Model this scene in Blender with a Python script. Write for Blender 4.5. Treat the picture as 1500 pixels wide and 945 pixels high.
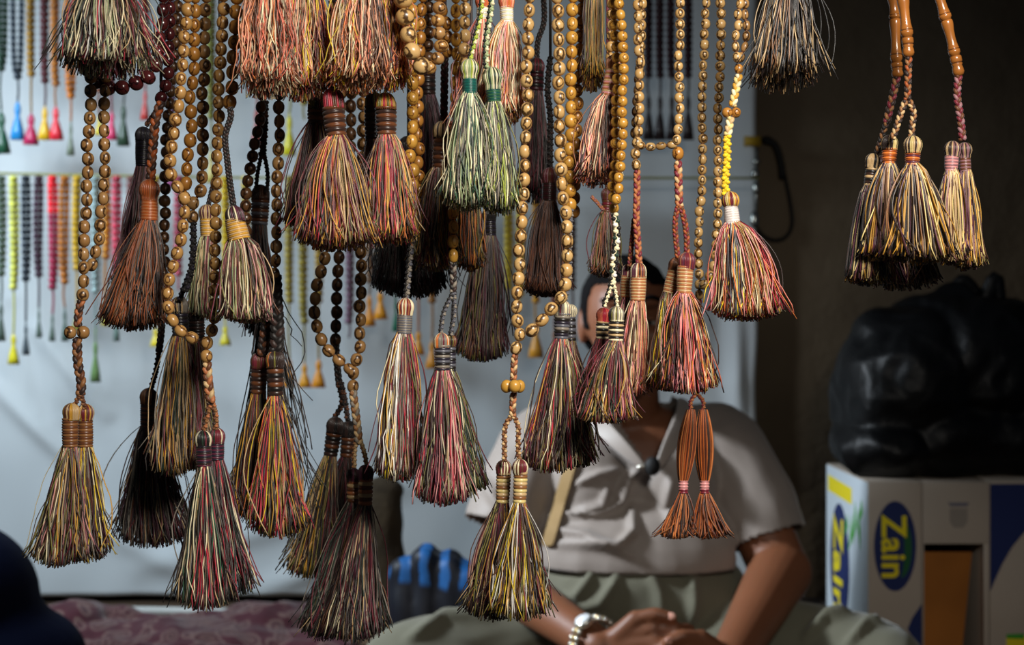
import bpy, math, random
import numpy as np
from mathutils import Vector, Matrix, noise, Quaternion
from mathutils.bvhtree import BVHTree

S = bpy.context.scene
for o in list(bpy.data.objects):
    bpy.data.objects.remove(o, do_unlink=True)
COL = S.collection

# ------------------------------------------------------------------ camera, world, lights, exposure
F = 2083.0            # focal length in pixels of a 1500 px wide frame (50 mm on 36 mm)
CZ = 1.25             # camera height
cam_d = bpy.data.cameras.new('camera')
cam_d.lens = 50.0; cam_d.sensor_width = 36.0; cam_d.clip_start = 0.05
cam_d.dof.use_dof = True; cam_d.dof.focus_distance = 0.97; cam_d.dof.aperture_fstop = 10
cam = bpy.data.objects.new('camera', cam_d); COL.objects.link(cam)
cam.location = (0, 0, CZ); cam.rotation_euler = (math.pi/2, 0, 0)
S.camera = cam

w = bpy.data.worlds.new('world'); S.world = w; w.use_nodes = True
bgn = w.node_tree.nodes['Background']
bgn.inputs[0].default_value = (0.60, 0.72, 0.9, 1); bgn.inputs[1].default_value = 0.03

def area(name, loc, target, size, power, col, spread=None):
    d = bpy.data.lights.new(name, 'AREA'); d.shape = 'RECTANGLE'; d.size = size[0]; d.size_y = size[1]
    d.energy = power; d.color = col
    if spread: d.spread = math.radians(spread)
    o = bpy.data.objects.new(name, d); COL.objects.link(o); o.location = loc
    v = Vector(target) - Vector(loc); o.rotation_euler = v.to_track_quat('-Z', 'Y').to_euler()
    return o
# warm lamp of the aisle, above and behind the photographer, on the hanging tassels
area('aisle_lamp', (0.32, 0.14, 1.76), (0.05, 1.02, 1.14), (0.34, 0.22), 6.3, (1.0, 0.94, 0.85), 110)
# cool stall tube lamp, high at the left in front of the sheet
area('stall_lamp', (-1.45, 2.3, 2.0), (-0.95, 3.3, 1.05), (0.8, 0.25), 14, (0.74, 0.89, 1.0), 125)
# added light from the left, aimed to brighten the man's sleeve and folds
area('added_side_light', (-1.15, 2.15, 1.72), (0.22, 2.28, 0.98), (0.22, 0.10), 7.5, (0.84, 0.92, 1.0), 76)

S.view_settings.view_transform = 'Standard'; S.view_settings.look = 'None'
S.view_settings.exposure = 0.0; S.view_settings.gamma = 1.0
S.view_settings.use_curve_mapping = False

# ------------------------------------------------------------------ helpers
def lin(h):
    if isinstance(h, (tuple, list)): return tuple(h)
    c = [int(h[i:i+2], 16)/255 for i in (0, 2, 4)]
    return tuple((x/12.92 if x <= .04045 else ((x+.055)/1.055)**2.4) for x in c)

C = dict(cream='ecdfb6', tan='c9a878', gold='cf9a34', mustard='b0822a', yellow='eccb22', orange='dd7a34', peach='eaa47c',
         salmon='dd6e50', pink='dd9492', red='c02c40', maroon='74202e', dkmaroon='42141c', brown='64391f', rust='9a4a1a',
         copper='ac683e', dkbrown='33201a', black='1a1513', olive='77712f', sage='a0ad7e', green='2f6040', dkgreen='283c2e',
         grey='857b6e', mauve='94686c', ygreen='abba40', teal='0f4a44', white='e6e2dc', navy='241f2c', slate='5c5c64',
         bronze='8a5c34', plum='5a2438', straw='d8c07c')
def c(n): return lin(C.get(n, n))

def P(x, y, D): return np.array([(x-750)/F*D, D, CZ-(y-472.5)/F*D])

WORLD = {}     # world origin of every Empty / mesh
def place(o, parent, origin):
    origin = np.array(origin, float)
    if parent is not None:
        o.parent = parent; o.location = tuple(origin - WORLD[parent.name])
    else:
        o.location = tuple(origin)
    WORLD[o.name] = origin

def mesh_obj(name, V, FA, mat, parent=None, origin=None, cols=None, smooth=True):
    """V (n,3) world coordinates, FA list of (m,k) int arrays."""
    V = np.asarray(V, float)
    if origin is None: origin = V.mean(0)
    me = bpy.data.meshes.new(name)
    L = V - np.asarray(origin)
    me.vertices.add(len(L)); me.vertices.foreach_set('co', L.ravel().astype(np.float32))
    if not isinstance(FA, list): FA = [FA]
    FA = [np.asarray(f, np.int32) for f in FA if len(f)]
    idx = np.concatenate([f.ravel() for f in FA]); tot = np.concatenate([np.full(len(f), f.shape[1]) for f in FA])
    me.loops.add(len(idx)); me.loops.foreach_set('vertex_index', idx.astype(np.int32))
    me.polygons.add(len(tot))
    st = np.concatenate([[0], np.cumsum(tot)[:-1]]).astype(np.int32)
    me.polygons.foreach_set('loop_start', st); me.polygons.foreach_set('loop_total', tot.astype(np.int32))
    if smooth: me.polygons.foreach_set('use_smooth', np.ones(len(tot), bool))
    if cols is not None:
        a = me.color_attributes.new('Col', 'FLOAT_COLOR', 'POINT')
        cc = np.ones((len(V), 4), np.float32); cc[:, :3] = cols
        a.data.foreach_set('color', cc.ravel())
    me.update(); me.validate()
    me.materials.append(mat)
    o = bpy.data.objects.new(name, me); COL.objects.link(o)
    place(o, parent, origin)
    return o

def thing(name, label, cat, ref, group=None):
    o = bpy.data.objects.new(name, None); COL.objects.link(o); o.empty_display_size = .02
    place(o, None, ref); o['label'] = label; o['category'] = cat
    if group: o['group'] = group
    return o
def tag(o, label, cat, group=None, kind=None):
    if kind == 'structure': o['kind'] = kind
    if kind == 'stuff': o['kind'] = kind
    if label: o['label'] = label
    if cat: o['category'] = cat
    if group: o['group'] = group
    return o

class MB:
    def __init__(s): s.V = []; s.Q = []; s.T = []; s.C = []; s.n = 0
    def add(s, V, Q=None, T=None, col=(1, 1, 1)):
        V = np.asarray(V, float); s.V.append(V)
        if Q is not None and len(Q): s.Q.append(np.asarray(Q)+s.n)
        if T is not None and len(T): s.T.append(np.asarray(T)+s.n)
        cc = np.asarray(col, float)
        if cc.ndim == 1: cc = np.tile(cc, (len(V), 1))
        s.C.append(cc); s.n += len(V)
    def build(s, name, mat, parent=None, origin=None, smooth=True, cols=True):
        V = np.concatenate(s.V); FA = []
        if s.Q: FA.append(np.concatenate(s.Q))
        if s.T: FA.append(np.concatenate(s.T))
        return mesh_obj(name, V, FA, mat, parent, origin, np.concatenate(s.C) if cols else None, smooth)

def ringfaces(n, m, closed=True):
    q = []
    for i in range(n-1):
        for j in range(m if closed else m-1):
            a = i*m+j; b = i*m+(j+1) % m
            q.append((a, b, b+m, a+m))
    return np.array(q)

def crom(pts, step):
    """Catmull-Rom resample of (n,3) points at about even steps"""
    pts = np.asarray(pts, float)
    if len(pts) == 2: dense = np.linspace(pts[0], pts[1], 60)
    else:
        p = np.vstack([2*pts[0]-pts[1], pts, 2*pts[-1]-pts[-2]]); out = []
        for i in range(1, len(p)-2):
            t = np.linspace(0, 1, 24, endpoint=False)[:, None]
            a, b, cc, d = p[i-1], p[i], p[i+1], p[i+2]
            out.append(.5*((2*b)+(-a+cc)*t+(2*a-5*b+4*cc-d)*t**2+(-a+3*b-3*cc+d)*t**3))
        dense = np.vstack(out+[pts[-1:]])
    L = np.concatenate([[0], np.cumsum(np.linalg.norm(np.diff(dense, axis=0), axis=1))])
    n = max(2, int(round(L[-1]/step))+1)
    u = np.linspace(0, L[-1], n)
    return np.stack([np.interp(u, L, dense[:, k]) for k in range(3)], 1)

def frames(p):
    t = np.gradient(p, axis=0); t /= np.linalg.norm(t, axis=1)[:, None]+1e-12
    up = np.array([0, 1.0, 0])
    if np.mean(np.abs(t[:, 1])) > .8: up = np.array([0, 0, 1.0])
    s = np.cross(up, t); s /= np.linalg.norm(s, axis=1)[:, None]+1e-12
    v = np.cross(t, s)
    return t, s, v

def tube(mb, p, r, col=(1, 1, 1), sides=8, cap=True, flat=1.0):
    p = np.asarray(p, float); n = len(p); r = np.broadcast_to(np.asarray(r, float), (n,))
    t, s, v = frames(p)
    a = np.arange(sides)*2*math.pi/sides
    V = p[:, None]+r[:, None, None]*(np.cos(a)[None, :, None]*s[:, None]+flat*np.sin(a)[None, :, None]*v[:, None])
    V = V.reshape(-1, 3); Q = ringfaces(n, sides); T = None
    cc = np.asarray(col, float)
    if cc.ndim == 2: cc = np.repeat(cc, sides, 0)
    else: cc = np.tile(cc, (len(V), 1))
    if cap:
        V = np.vstack([V, p[0]-t[0]*r[0]*.3, p[-1]+t[-1]*r[-1]*.3]); k = n*sides
        T = [(k, (j+1) % sides, j) for j in range(sides)]+[(k+1, (n-1)*sides+j, (n-1)*sides+(j+1) % sides) for j in range(sides)]
        cc = np.vstack([cc, cc[0], cc[-1]])
    mb.add(V, Q, T, cc)

def lathe(mb, p0, p1, prof, col=(1, 1, 1), sides=20, flat=1.0, colf=None):
    """prof: list of (t along p0->p1, radius)"""
    p0 = np.asarray(p0, float); p1 = np.asarray(p1, float); d = p1-p0; L = np.linalg.norm(d); d /= L
    s = np.cross([0, 1.0, 0], d); s /= np.linalg.norm(s); v = np.cross(d, s)
    a = np.arange(sides)*2*math.pi/sides; V = []; cc = []
    for i, (t, r) in enumerate(prof):
        ring = p0+d*L*t+r*(np.cos(a)[:, None]*s+flat*np.sin(a)[:, None]*v); V.append(ring)
        cc.append(np.tile(colf(i, t) if colf else col, (sides, 1)) if not (colf and np.ndim(colf(i, t)) == 2) else colf(i, t))
    V = np.vstack(V); n = len(prof); k = len(V)
    V = np.vstack([V, p0+d*L*prof[0][0], p0+d*L*prof[-1][0]]); cc = np.vstack(cc+[cc[0][:1], cc[-1][:1]])
    T = [(k, (j+1) % sides, j) for j in range(sides)]+[(k+1, (n-1)*sides+j, (n-1)*sides+(j+1) % sides) for j in range(sides)]
    mb.add(V, ringfaces(n, sides), T, cc)

def ellipsoid(mb, ctr, r, col=(1, 1, 1), nu=16, nv=10, rot=None):
    V = []
    for i in range(nv+1):
        th = math.pi*i/nv
        for j in range(nu):
            ph = 2*math.pi*j/nu
            V.append((math.sin(th)*math.cos(ph), math.sin(th)*math.sin(ph), math.cos(th)))
    V = np.array(V)*np.asarray(r)
    if rot is not None: V = V @ np.array(rot).T
    mb.add(V+np.asarray(ctr), ringfaces(nv+1, nu)[:, ::-1], None, col)

def box(mb, lo, hi, col=(1, 1, 1)):
    x0, y0, z0 = lo; x1, y1, z1 = hi
    V = [(x0,y0,z0),(x1,y0,z0),(x1,y1,z0),(x0,y1,z0),(x0,y0,z1),(x1,y0,z1),(x1,y1,z1),(x0,y1,z1)]
    mb.add(V, [(0,3,2,1),(4,5,6,7),(0,1,5,4),(1,2,6,5),(2,3,7,6),(3,0,4,7)], None, col)

# ------------------------------------------------------------------ materials
def mat(name, color=None, rough=.6, spec=.4, attr=False, sheen=0, coat=0, metal=0, bump=None, var=0, sss=0):
    m = bpy.data.materials.new(name); m.use_nodes = True; nt = m.node_tree; b = nt.nodes['Principled BSDF']
    b.inputs['Roughness'].default_value = rough; b.inputs['Specular IOR Level'].default_value = spec
    b.inputs['Metallic'].default_value = metal
    b.inputs['Sheen Weight'].default_value = sheen; b.inputs['Coat Weight'].default_value = coat
    if sss: b.inputs['Subsurface Weight'].default_value = sss; b.inputs['Subsurface Scale'].default_value = .01
    src = None
    if attr:
        a = nt.nodes.new('ShaderNodeVertexColor'); a.layer_name = 'Col'; src = a.outputs[0]
    elif color is not None:
        b.inputs['Base Color'].default_value = (*lin(color), 1)
    if var:
        tc = nt.nodes.new('ShaderNodeTexCoord'); nz = nt.nodes.new('ShaderNodeTexNoise')
        nz.inputs['Scale'].default_value = var[0]; nt.links.new(tc.outputs['Object'], nz.inputs['Vector'])
        mp = nt.nodes.new('ShaderNodeMapRange'); mp.inputs[1].default_value = .3; mp.inputs[2].default_value = .7
        mp.inputs[3].default_value = 1-var[1]; mp.inputs[4].default_value = 1+var[1]
        nt.links.new(nz.outputs[0], mp.inputs[0])
        mx = nt.nodes.new('ShaderNodeVectorMath'); mx.operation = 'SCALE'
        if src is None:
            rgb = nt.nodes.new('ShaderNodeRGB'); rgb.outputs[0].default_value = (*lin(color), 1); src = rgb.outputs[0]
        nt.links.new(src, mx.inputs[0]); nt.links.new(mp.outputs[0], mx.inputs['Scale']); src = mx.outputs[0]
    if src is not None: nt.links.new(src, b.inputs['Base Color'])
    if bump:
        tc = nt.nodes.new('ShaderNodeTexCoord'); nz = nt.nodes.new('ShaderNodeTexNoise')
        nz.inputs['Scale'].default_value = bump[0]; nz.inputs['Detail'].default_value = 5
        nt.links.new(tc.outputs['Object'], nz.inputs['Vector'])
        bp = nt.nodes.new('ShaderNodeBump'); bp.inputs['Strength'].default_value = bump[1]; bp.inputs['Distance'].default_value = bump[2]
        nt.links.new(nz.outputs[0], bp.inputs['Height']); nt.links.new(bp.outputs[0], b.inputs['Normal'])
    return m

def bead_mat(name, base, base2, ring, ringpos=.5, ringw=.13, rough=.32, core=None):
    """turned olive wood: knot rings around the local Y axis, different on every bead"""
    m = bpy.data.materials.new(name); m.use_nodes = True; nt = m.node_tree; N = nt.nodes; Lk = nt.links
    b = N['Principled BSDF']; b.inputs['Roughness'].default_value = rough; b.inputs['Coat Weight'].default_value = .25
    b.inputs['Coat Roughness'].default_value = .2
    tc = N.new('ShaderNodeTexCoord'); oi = N.new('ShaderNodeObjectInfo')
    def M(op, a, bb=None, c3=None):
        n = N.new('ShaderNodeMath'); n.operation = op
        for i, v in enumerate((a, bb, c3)):
            if v is None: continue
            if isinstance(v, (int, float)): n.inputs[i].default_value = v
            else: Lk.new(v, n.inputs[i])
        return n.outputs[0]
    # per bead offset
    wn = N.new('ShaderNodeTexWhiteNoise'); wn.noise_dimensions = '1D'; Lk.new(oi.outputs['Random'], wn.inputs['W'])
    nz = N.new('ShaderNodeTexNoise'); nz.noise_dimensions = '4D'; nz.inputs['Scale'].default_value = 1.6; nz.inputs['Detail'].default_value = 2
    Lk.new(tc.outputs['Object'], nz.inputs['Vector']); Lk.new(M('MULTIPLY', oi.outputs['Random'], 80.), nz.inputs['W'])
    sub = N.new('ShaderNodeVectorMath'); sub.operation = 'SUBTRACT'; Lk.new(nz.outputs['Color'], sub.inputs[0]); sub.inputs[1].default_value = (.5, .5, .5)
    sc = N.new('ShaderNodeVectorMath'); sc.operation = 'SCALE'; Lk.new(sub.outputs[0], sc.inputs[0]); sc.inputs['Scale'].default_value = .9
    ad = N.new('ShaderNodeVectorMath'); Lk.new(tc.outputs['Object'], ad.inputs[0]); Lk.new(sc.outputs[0], ad.inputs[1])
    sp = N.new('ShaderNodeSeparateXYZ'); Lk.new(ad.outputs[0], sp.inputs[0])
    d = M('SQRT', M('ADD', M('MULTIPLY', sp.outputs[0], sp.outputs[0]), M('MULTIPLY', M('MULTIPLY', sp.outputs[2], sp.outputs[2]), .7)))
    rp = M('ADD', M('MULTIPLY', wn.outputs[0], .38), ringpos-.2)
    band = M('ABSOLUTE', M('SUBTRACT', d, rp))
    bw = N.new('ShaderNodeMapRange'); bw.interpolation_type = 'SMOOTHSTEP'
    Lk.new(band, bw.inputs[0]); bw.inputs[1].default_value = ringw*.35; bw.inputs[2].default_value = ringw*1.25
    bw.inputs[3].default_value = 1; bw.inputs[4].default_value = 0
    # grain
    g = N.new('ShaderNodeTexNoise'); mpn = N.new('ShaderNodeMapping'); mpn.inputs['Scale'].default_value = (1.2, 4, 1.2)
    Lk.new(ad.outputs[0], mpn.inputs[0]); Lk.new(mpn.outputs[0], g.inputs['Vector']); g.inputs['Scale'].default_value = 2.2
    mix = N.new('ShaderNodeMix'); mix.data_type = 'RGBA'
    Lk.new(M('ADD', M('MULTIPLY', g.outputs[0], .7), M('MULTIPLY', oi.outputs['Random'], .45)), mix.inputs[0])
    mix.inputs[6].default_value = (*lin(base), 1); mix.inputs[7].default_value = (*lin(base2), 1)
    mix2 = N.new('ShaderNodeMix'); mix2.data_type = 'RGBA'; Lk.new(M('MULTIPLY', bw.outputs[0], .92), mix2.inputs[0])
    Lk.new(mix.outputs[2], mix2.inputs[6]); mix2.inputs[7].default_value = (*lin(ring), 1)
    Lk.new(mix2.outputs[2], b.inputs['Base Color'])
    return m

M_THREAD = mat('silk_thread', attr=True, rough=.38, spec=.5, sheen=.15, var=(90, .18))
M_BIND = mat('wound_thread', attr=True, rough=.33, spec=.55, sheen=.1, var=(400, .12))
M_CORD = mat('braided_thread', attr=True, rough=.5, spec=.4, sheen=.15, var=(300, .15))
BM = dict(pale=bead_mat('olive_wood_pale', 'd2b078', 'b98d50', '33190b', .56, .17),
          honey=bead_mat('olive_wood_honey', 'c2955a', 'a67a40', '4a260f', .56, .13),
          golden=bead_mat('olive_wood_golden', 'cc9a42', 'b27e30', '6a3c14', .45, .07),
          amber=bead_mat('olive_wood_amber', 'c0863c', 'a26a2a', '4a240c', .5, .11),
          brown=bead_mat('olive_wood_brown', 'b28a58', '94693a', '2c1508', .56, .17),
          dark=bead_mat('olive_wood_dark', '7a5636', '5e3c22', '200e05', .55, .15),
          maroon=bead_mat('rosewood', '5a2422', '40171a', '1e0a0c', .5, .1, .2))
M_FARBEAD = mat('glass_bead', attr=True, rough=.3, spec=.5)

# ------------------------------------------------------------------ foreground builders
def bead_mesh(name, m, L=1.03, sq=2.15):
    nu, nv = 18, 11; V = []; Q = []
    for i in range(nv):
        t = -1+2*i/(nv-1); z = t*.97
        r = (1-abs(z)**sq)**(1/sq*1.05) if abs(z) < 1 else 0
        r = max(r, .2)
        for j in range(nu):
            a = 2*math.pi*j/nu; V.append((r*math.cos(a), r*math.sin(a), z*L))
    V = np.array(V); Q = ringfaces(nv, nu); k = len(V)
    V = np.vstack([V, (0, 0, -.9*L), (0, 0, .9*L)])
    T = [(k, (j+1) % nu, j) for j in range(nu)]+[(k+1, (nv-1)*nu+j, (nv-1)*nu+(j+1) % nu) for j in range(nu)]
    me = bpy.data.meshes.new(name); me.from_pydata(V.tolist(), [], Q.tolist()+T)
    for p in me.polygons: p.use_smooth = True
    me.materials.append(m); return me
BEADME = {k: bead_mesh('bead', v) for k, v in BM.items()}
RNG = random.Random(7)
RAIL_Z = CZ+.31
RAILS = set()

def place_bead(parent, kind, pos, tan, r, half, name='bead'):
    o = bpy.data.objects.new(name, BEADME[kind]); COL.objects.link(o)
    z = Vector(tan).normalized(); y = Vector((0, 1, 0)); y = (y-z*y.dot(z)).normalized(); x = y.cross(z)
    R = Matrix((x, y, z)).transposed().to_4x4() @ Matrix.Rotation(RNG.gauss(0, .75)+(math.pi if RNG.random() < .5 else 0), 4, 'Z')
    R = R @ Matrix.Rotation(RNG.gauss(0, .07), 4, 'X')
    o.parent = parent; k = RNG.uniform(.93, 1.07)
    o.location = tuple(np.asarray(pos)-WORLD[parent.name]); o.rotation_mode = 'QUATERNION'; o.rotation_quaternion = R.to_quaternion()
    o.scale = (r*k*.97, r*k*.97, half/1.0)
    return o

def pts3(pts, D):
    return np.array([P(p[0], p[1], p[2] if len(p) > 2 else D) for p in pts])

def beads(parent, pts, D, wpx, kind, pitch=None, top=True, cordcol='brown'):
    """a run of beads along pixel points; if it leaves the frame at the top it runs on to the rail"""
    pts = list(pts)
    if top:
        pts = [(pts[0][0], -26)]+[p for p in pts if p[1] > -10]
    A = pts3(pts, D); r = wpx/2/F*D
    if pitch is None: pitch = wpx*1.08
    step = pitch/F*D
    p = crom(A, step); t = np.gradient(p, axis=0)
    for i in range(len(p)):
        seg = np.linalg.norm(t[i])
        kd = kind if isinstance(kind, str) else kind[i % len(kind)]
        jx = np.array([RNG.gauss(0, .04*r*2), RNG.gauss(0, .05*r*2), 0])
        place_bead(parent, kd, p[i]+jx, t[i], r, seg/2*.99)
    mb = MB(); path = p
    if top:
        up = np.array([p[0][0], p[0][1], RAIL_Z]); RAILS.add(round(D, 3))
        path = np.vstack([up, p])
    tube(mb, path, .0011, c(cordcol), 5); mb.build('cord', M_CORD, parent)

def braid(parent, pts, D, wpx, cols, lam=1.5, name='braided_cord', bumpy=False):
    A = pts3(pts, D); w_ = wpx/F*D; L = w_*lam*1.35
    p = crom(A, L/10); t, s, v = frames(p)
    dist = np.concatenate([[0], np.cumsum(np.linalg.norm(np.diff(p, axis=0), axis=1))])
    mb = MB(); ns = 3
    for k in range(ns):
        ph = 2*math.pi*(dist/L+k/ns)
        q = p+s*(w_*.27*np.sin(ph))[:, None]+v*(w_*.2*np.sin(2*ph))[:, None]
        if bumpy: rr = w_*.25*(1+.25*np.cos(2*ph))
        else: rr = w_*.24
        tube(mb, q, rr, c(cols[k % len(cols)]), 6)
    return mb.build(name, M_CORD, parent)

def knobs(parent, pts, D, wpx, cols, name='braided_cord'):
    """knotted cord: two staggered columns of small knots"""
    A = pts3(pts, D); w_ = wpx/F*D; p = crom(A, w_*.42); t, s, v = frames(p); mb = MB()
    for i in range(len(p)):
        sd = 1 if i % 2 else -1; col = np.array(c(cols[(i//1) % len(cols)]))
        ellipsoid(mb, p[i]+s[i]*sd*w_*.2, (w_*.34, w_*.36, w_*.27), col, 8, 6)
        ellipsoid(mb, p[i]-s[i]*sd*w_*.12+v[i]*w_*.2, (w_*.3, w_*.3, w_*.3), np.array(c(cols[(i+1) % len(cols)])), 8, 6)
    tube(mb, p, w_*.2, c(cols[0]), 6)
    return mb.build(name, M_CORD, parent)

def thread_cols(n, ang, pal, rng, mixr=.6):
    sect = 34; sc = [rng.choice(pal) for _ in range(sect)]
    out = []
    for i in range(n):
        k = sc[int((ang[i]/(2*math.pi)*sect) % sect)] if rng.random() > mixr else rng.choice(pal)
        q = np.array(c(k))
        if rng.random() < (.01 if 'peach' in pal and 'dkbrown' not in pal else .08): q = np.array(c('dkbrown'))  # scattered dark threads put the shade of the gaps into the colour
        out.append(q*rng.uniform(.7, 1.25))
    return np.array(out)

def fringe(parent, c0, r0, xl, xr, yb, D, pal, n, p=1.0, seed=0, wav=1.1, stray=6, depth=.55, yl=None, rt=.00047, name='fringe', ragged=.035, squeeze=None, tilt=None):
    if tilt is None: tilt = .0 if yb > 500 else (.05 if yb > 300 else .11)
    n = int(n*1.22); rng = random.Random(seed*31+5); nr = np.random.RandomState(seed*17+3)
    Cb = P((xl+xr)/2, yb, D); Rx = (xr-xl)/2/F*D; Ry = max(depth*Rx, r0*.8)
    K = 12; ts = np.linspace(0, 1, K)
    ang = nr.uniform(0, 2*math.pi, n); rho = nr.uniform(0, 1, n)**.42
    ln = c0[2]-Cb[2]
    a2 = ang+nr.normal(0, .28, n); rho2 = np.clip(rho+nr.normal(0, .09, n), 0, 1.06)
    S0 = np.stack([r0*rho*np.cos(ang), r0*rho*np.sin(ang), nr.uniform(0, .002, n)], 1)+c0
    E = np.stack([Rx*rho2*np.cos(a2), Ry*rho2*np.sin(a2), np.zeros(n)], 1)+Cb
    E[:, 2] += ln*(np.abs(nr.normal(0, ragged, n))*1.3+.07*(rho2*np.abs(np.cos(a2)))**2)
    E[:, 2] -= ln*.012*(nr.uniform(0, 1, n) < .1)
    E[:, 2] += ln*tilt*np.clip(.5-rho2*np.sin(a2)*.9, 0, 1)
    if yl is not None: E[:, 2] += (-(yl[0]) * (1-((E[:, 0]-Cb[0])/Rx+1)/2) - yl[1]*(((E[:, 0]-Cb[0])/Rx+1)/2))/F*D
    st = np.zeros(n, bool); st[:stray] = True
    for i in range(min(stray, n)):
        sgn = rng.choice((-1, 1)); E[i] = Cb+np.array([Rx*sgn*rng.uniform(1.08, 1.38), rng.uniform(-1, .3)*Ry, ln*rng.uniform(.02, .22)])
    sgm = ts**p
    W = np.zeros((n, K, 3))
    pw = np.where(st, 1.6, 1.0)
    sg = ts[None, :]**(p*pw*np.exp(nr.normal(0, .12, n)))[:, None]
    W[:, :, 0] = S0[:, None, 0]*(1-sg)+E[:, None, 0]*sg
    W[:, :, 1] = S0[:, None, 1]*(1-sg)+E[:, None, 1]*sg
    W[:, :, 2] = S0[:, None, 2]*(1-ts)+E[:, None, 2]*ts
    amp = wav*.0011*nr.uniform(.3, 1.7, n)*(ln/.09)
    env = (ts*(1.15-ts*.5))[None, :]
    for k in range(2):
        f1 = nr.uniform(.6, 2.2, n)[:, None]; ph = nr.uniform(0, 6.28, n)[:, None]
        W[:, :, k] += amp[:, None]*env*(np.sin(6.28*f1*ts[None]+ph)+.45*np.sin(6.28*2.3*f1*ts[None]+ph*1.7))
    # locks of thread waving together
    lk = np.floor(ang/(2*math.pi)*13).astype(int); lp = nr.uniform(0, 6.28, 14)[lk][:, None]; lf = nr.uniform(.6, 1.5, 14)[lk][:, None]; la = nr.uniform(.3, 1.3, 14)[lk][:, None]
    W[:, :, 0] += wav*.0011*(ln/.09)*la*env*np.sin(6.28*lf*ts[None]+lp)
    # ends kicking out
    kick = nr.normal(0, .0028, n)*(nr.uniform(0, 1, n) < .5)
    W[:, :, 0] += kick[:, None]*np.clip((ts-.8)/.2, 0, 1)[None]**1.5
    cross = nr.uniform(0, 1, n) < .13
    W[:, :, 0] += (cross*nr.normal(0, Rx*.26, n))[:, None]*np.sin(math.pi*ts)[None]
    W[:, :, 1] -= (cross*Ry*.25)[:, None]*np.sin(math.pi*ts)[None]
    if squeeze:      # a tie part way down: (t, radius)
        tq, rq = squeeze; mid = c0*(1-tq)+Cb*tq
        kk = np.exp(-((ts-tq)/.10)**2)[None, :, None]
        tgt = mid+np.stack([rq*rho*np.cos(ang), rq*rho*np.sin(ang), np.zeros(n)], 1)
        hz = W.copy(); hz[:, :, 0] = tgt[:, None, 0]; hz[:, :, 1] = tgt[:, None, 1]
        W = W*(1-kk)+hz*kk
    SD = 3; a = np.arange(SD)*2*math.pi/SD+.5
    rr = rt*nr.uniform(.8, 1.25, n)[:, None]*(np.ones(K)*1.0)[None]
    V = W[:, :, None, :]+rr[:, :, None, None]*np.stack([np.cos(a), np.sin(a), 0*a], 1)[None, None]
    base = (np.arange(n)*K*SD)[:, None, None, None]+(np.arange(K-1)*SD)[None, :, None, None]
    j = np.arange(SD); j2 = (j+1) % SD
    quad = np.stack([j, j2, j2+SD, j+SD], 1)[None, None]
    Q = (base+quad).reshape(-1, 4)
    kb = (np.arange(n)*K*SD)[:, None]+(K-1)*SD
    T = kb+np.arange(3)[None]
    cols = thread_cols(n, ang, pal, rng)
    CC = np.repeat(cols, K*SD, 0)
    return mesh_obj(name, V.reshape(-1, 3), [Q, T], M_THREAD, parent, c0, CC)

def tassel(parent, head, b, bcols, wraps, fr, pal, D, n=230, part=True, seed=0, hpal=None, wrapr=.1, hflat=1.05, **kw):
    """head (x,y,r), b ((x1,y1),(x2,y2),w1,w2) binding ends with half widths, fr (xl,xr,yb)"""
    k = D/F
    (x1, y1), (x2, y2), w1, w2 = b
    p1 = P(x1, y1, D); p2 = P(x2, y2, D)
    hx, hy, hr = head; H = P(hx, hy, D); r = hr*k; hp = [c(q) for q in (hpal or pal[:4])]
    rng = random.Random(seed+99)
    mb = MB(); ax = p2-p1; ax /= np.linalg.norm(ax); side = np.cross([0, 1., 0], ax); side /= np.linalg.norm(side); dep = np.cross(ax, side)
    nm = 30; pc = [hp[rng.randrange(len(hp))] for _ in range(nm)]
    for j in range(nm):       # meridian threads folded over the knob
        a = 2*math.pi*j/nm; q = []
        for i in range(9):
            th = .12+(math.pi*.80)*i/8
            rad = r*math.sin(th)
            if th > math.pi/2: rad = max(rad, w1*k*.93)
            q.append(H-ax*r*hflat*math.cos(th)+side*rad*math.cos(a)+dep*rad*math.sin(a))
        q.append(p1+ax*.001+side*w1*k*.9*math.cos(a)+dep*w1*k*.9*math.sin(a))
        tube(mb, np.array(q), r*.115, np.array(pc[j])*.8, 5, cap=False)
    ellipsoid(mb, H, (r*.93, r*.93, r*.95), hp[0], 12, 8)
    knob = mb.build('tassel' if part else 'tassel_knob', M_THREAD, parent, H)
    sub = knob if part else parent
    prof = []; nw = max(3, wraps); cb = [c(q) for q in bcols]; ccs = []
    NP = nw*6
    for i in range(NP+1):
        t = i/NP; rr = (w1*(1-t)+w2*t)*k*(1+.06*math.sin(math.pi*t)); ph = (t*nw) % 1
        rr *= 1-wrapr+wrapr*math.sqrt(max(0, 1-(2*ph-1)**2))*1.15
        prof.append((t, rr)); ccs.append(cb[min(int(t*nw), nw-1) % len(cb)])
    mb = MB(); lathe(mb, p1, p2, prof, sides=20, colf=lambda i, t: ccs[i])
    bd = mb.build('binding', M_BIND, sub, (p1+p2)/2)
    xl, xr, yb = fr
    f = fringe(sub, p2-ax*.001, w2*k*.86, xl, xr, yb, D, pal, n, seed=seed, **kw)
    return knob

def hang(parent, x, y, D, col='brown'):
    p = P(x, y, D); mb = MB(); tube(mb, [p, [p[0], p[1], RAIL_Z]], .0012, c(col), 5); mb.build('cord', M_CORD, parent); RAILS.add(round(D, 3))

def pbeads(label, ref, D, group='bead strings hanging across the front'):
    return thing('prayer_beads', label, 'prayer beads', P(ref[0], ref[1], D), group)
def ptassel(label, ref, D, group='tassels hanging among the front bead strings'):
    return thing('tassel', label, 'tassel', P(ref[0], ref[1], D), group)

exec_data = True
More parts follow.
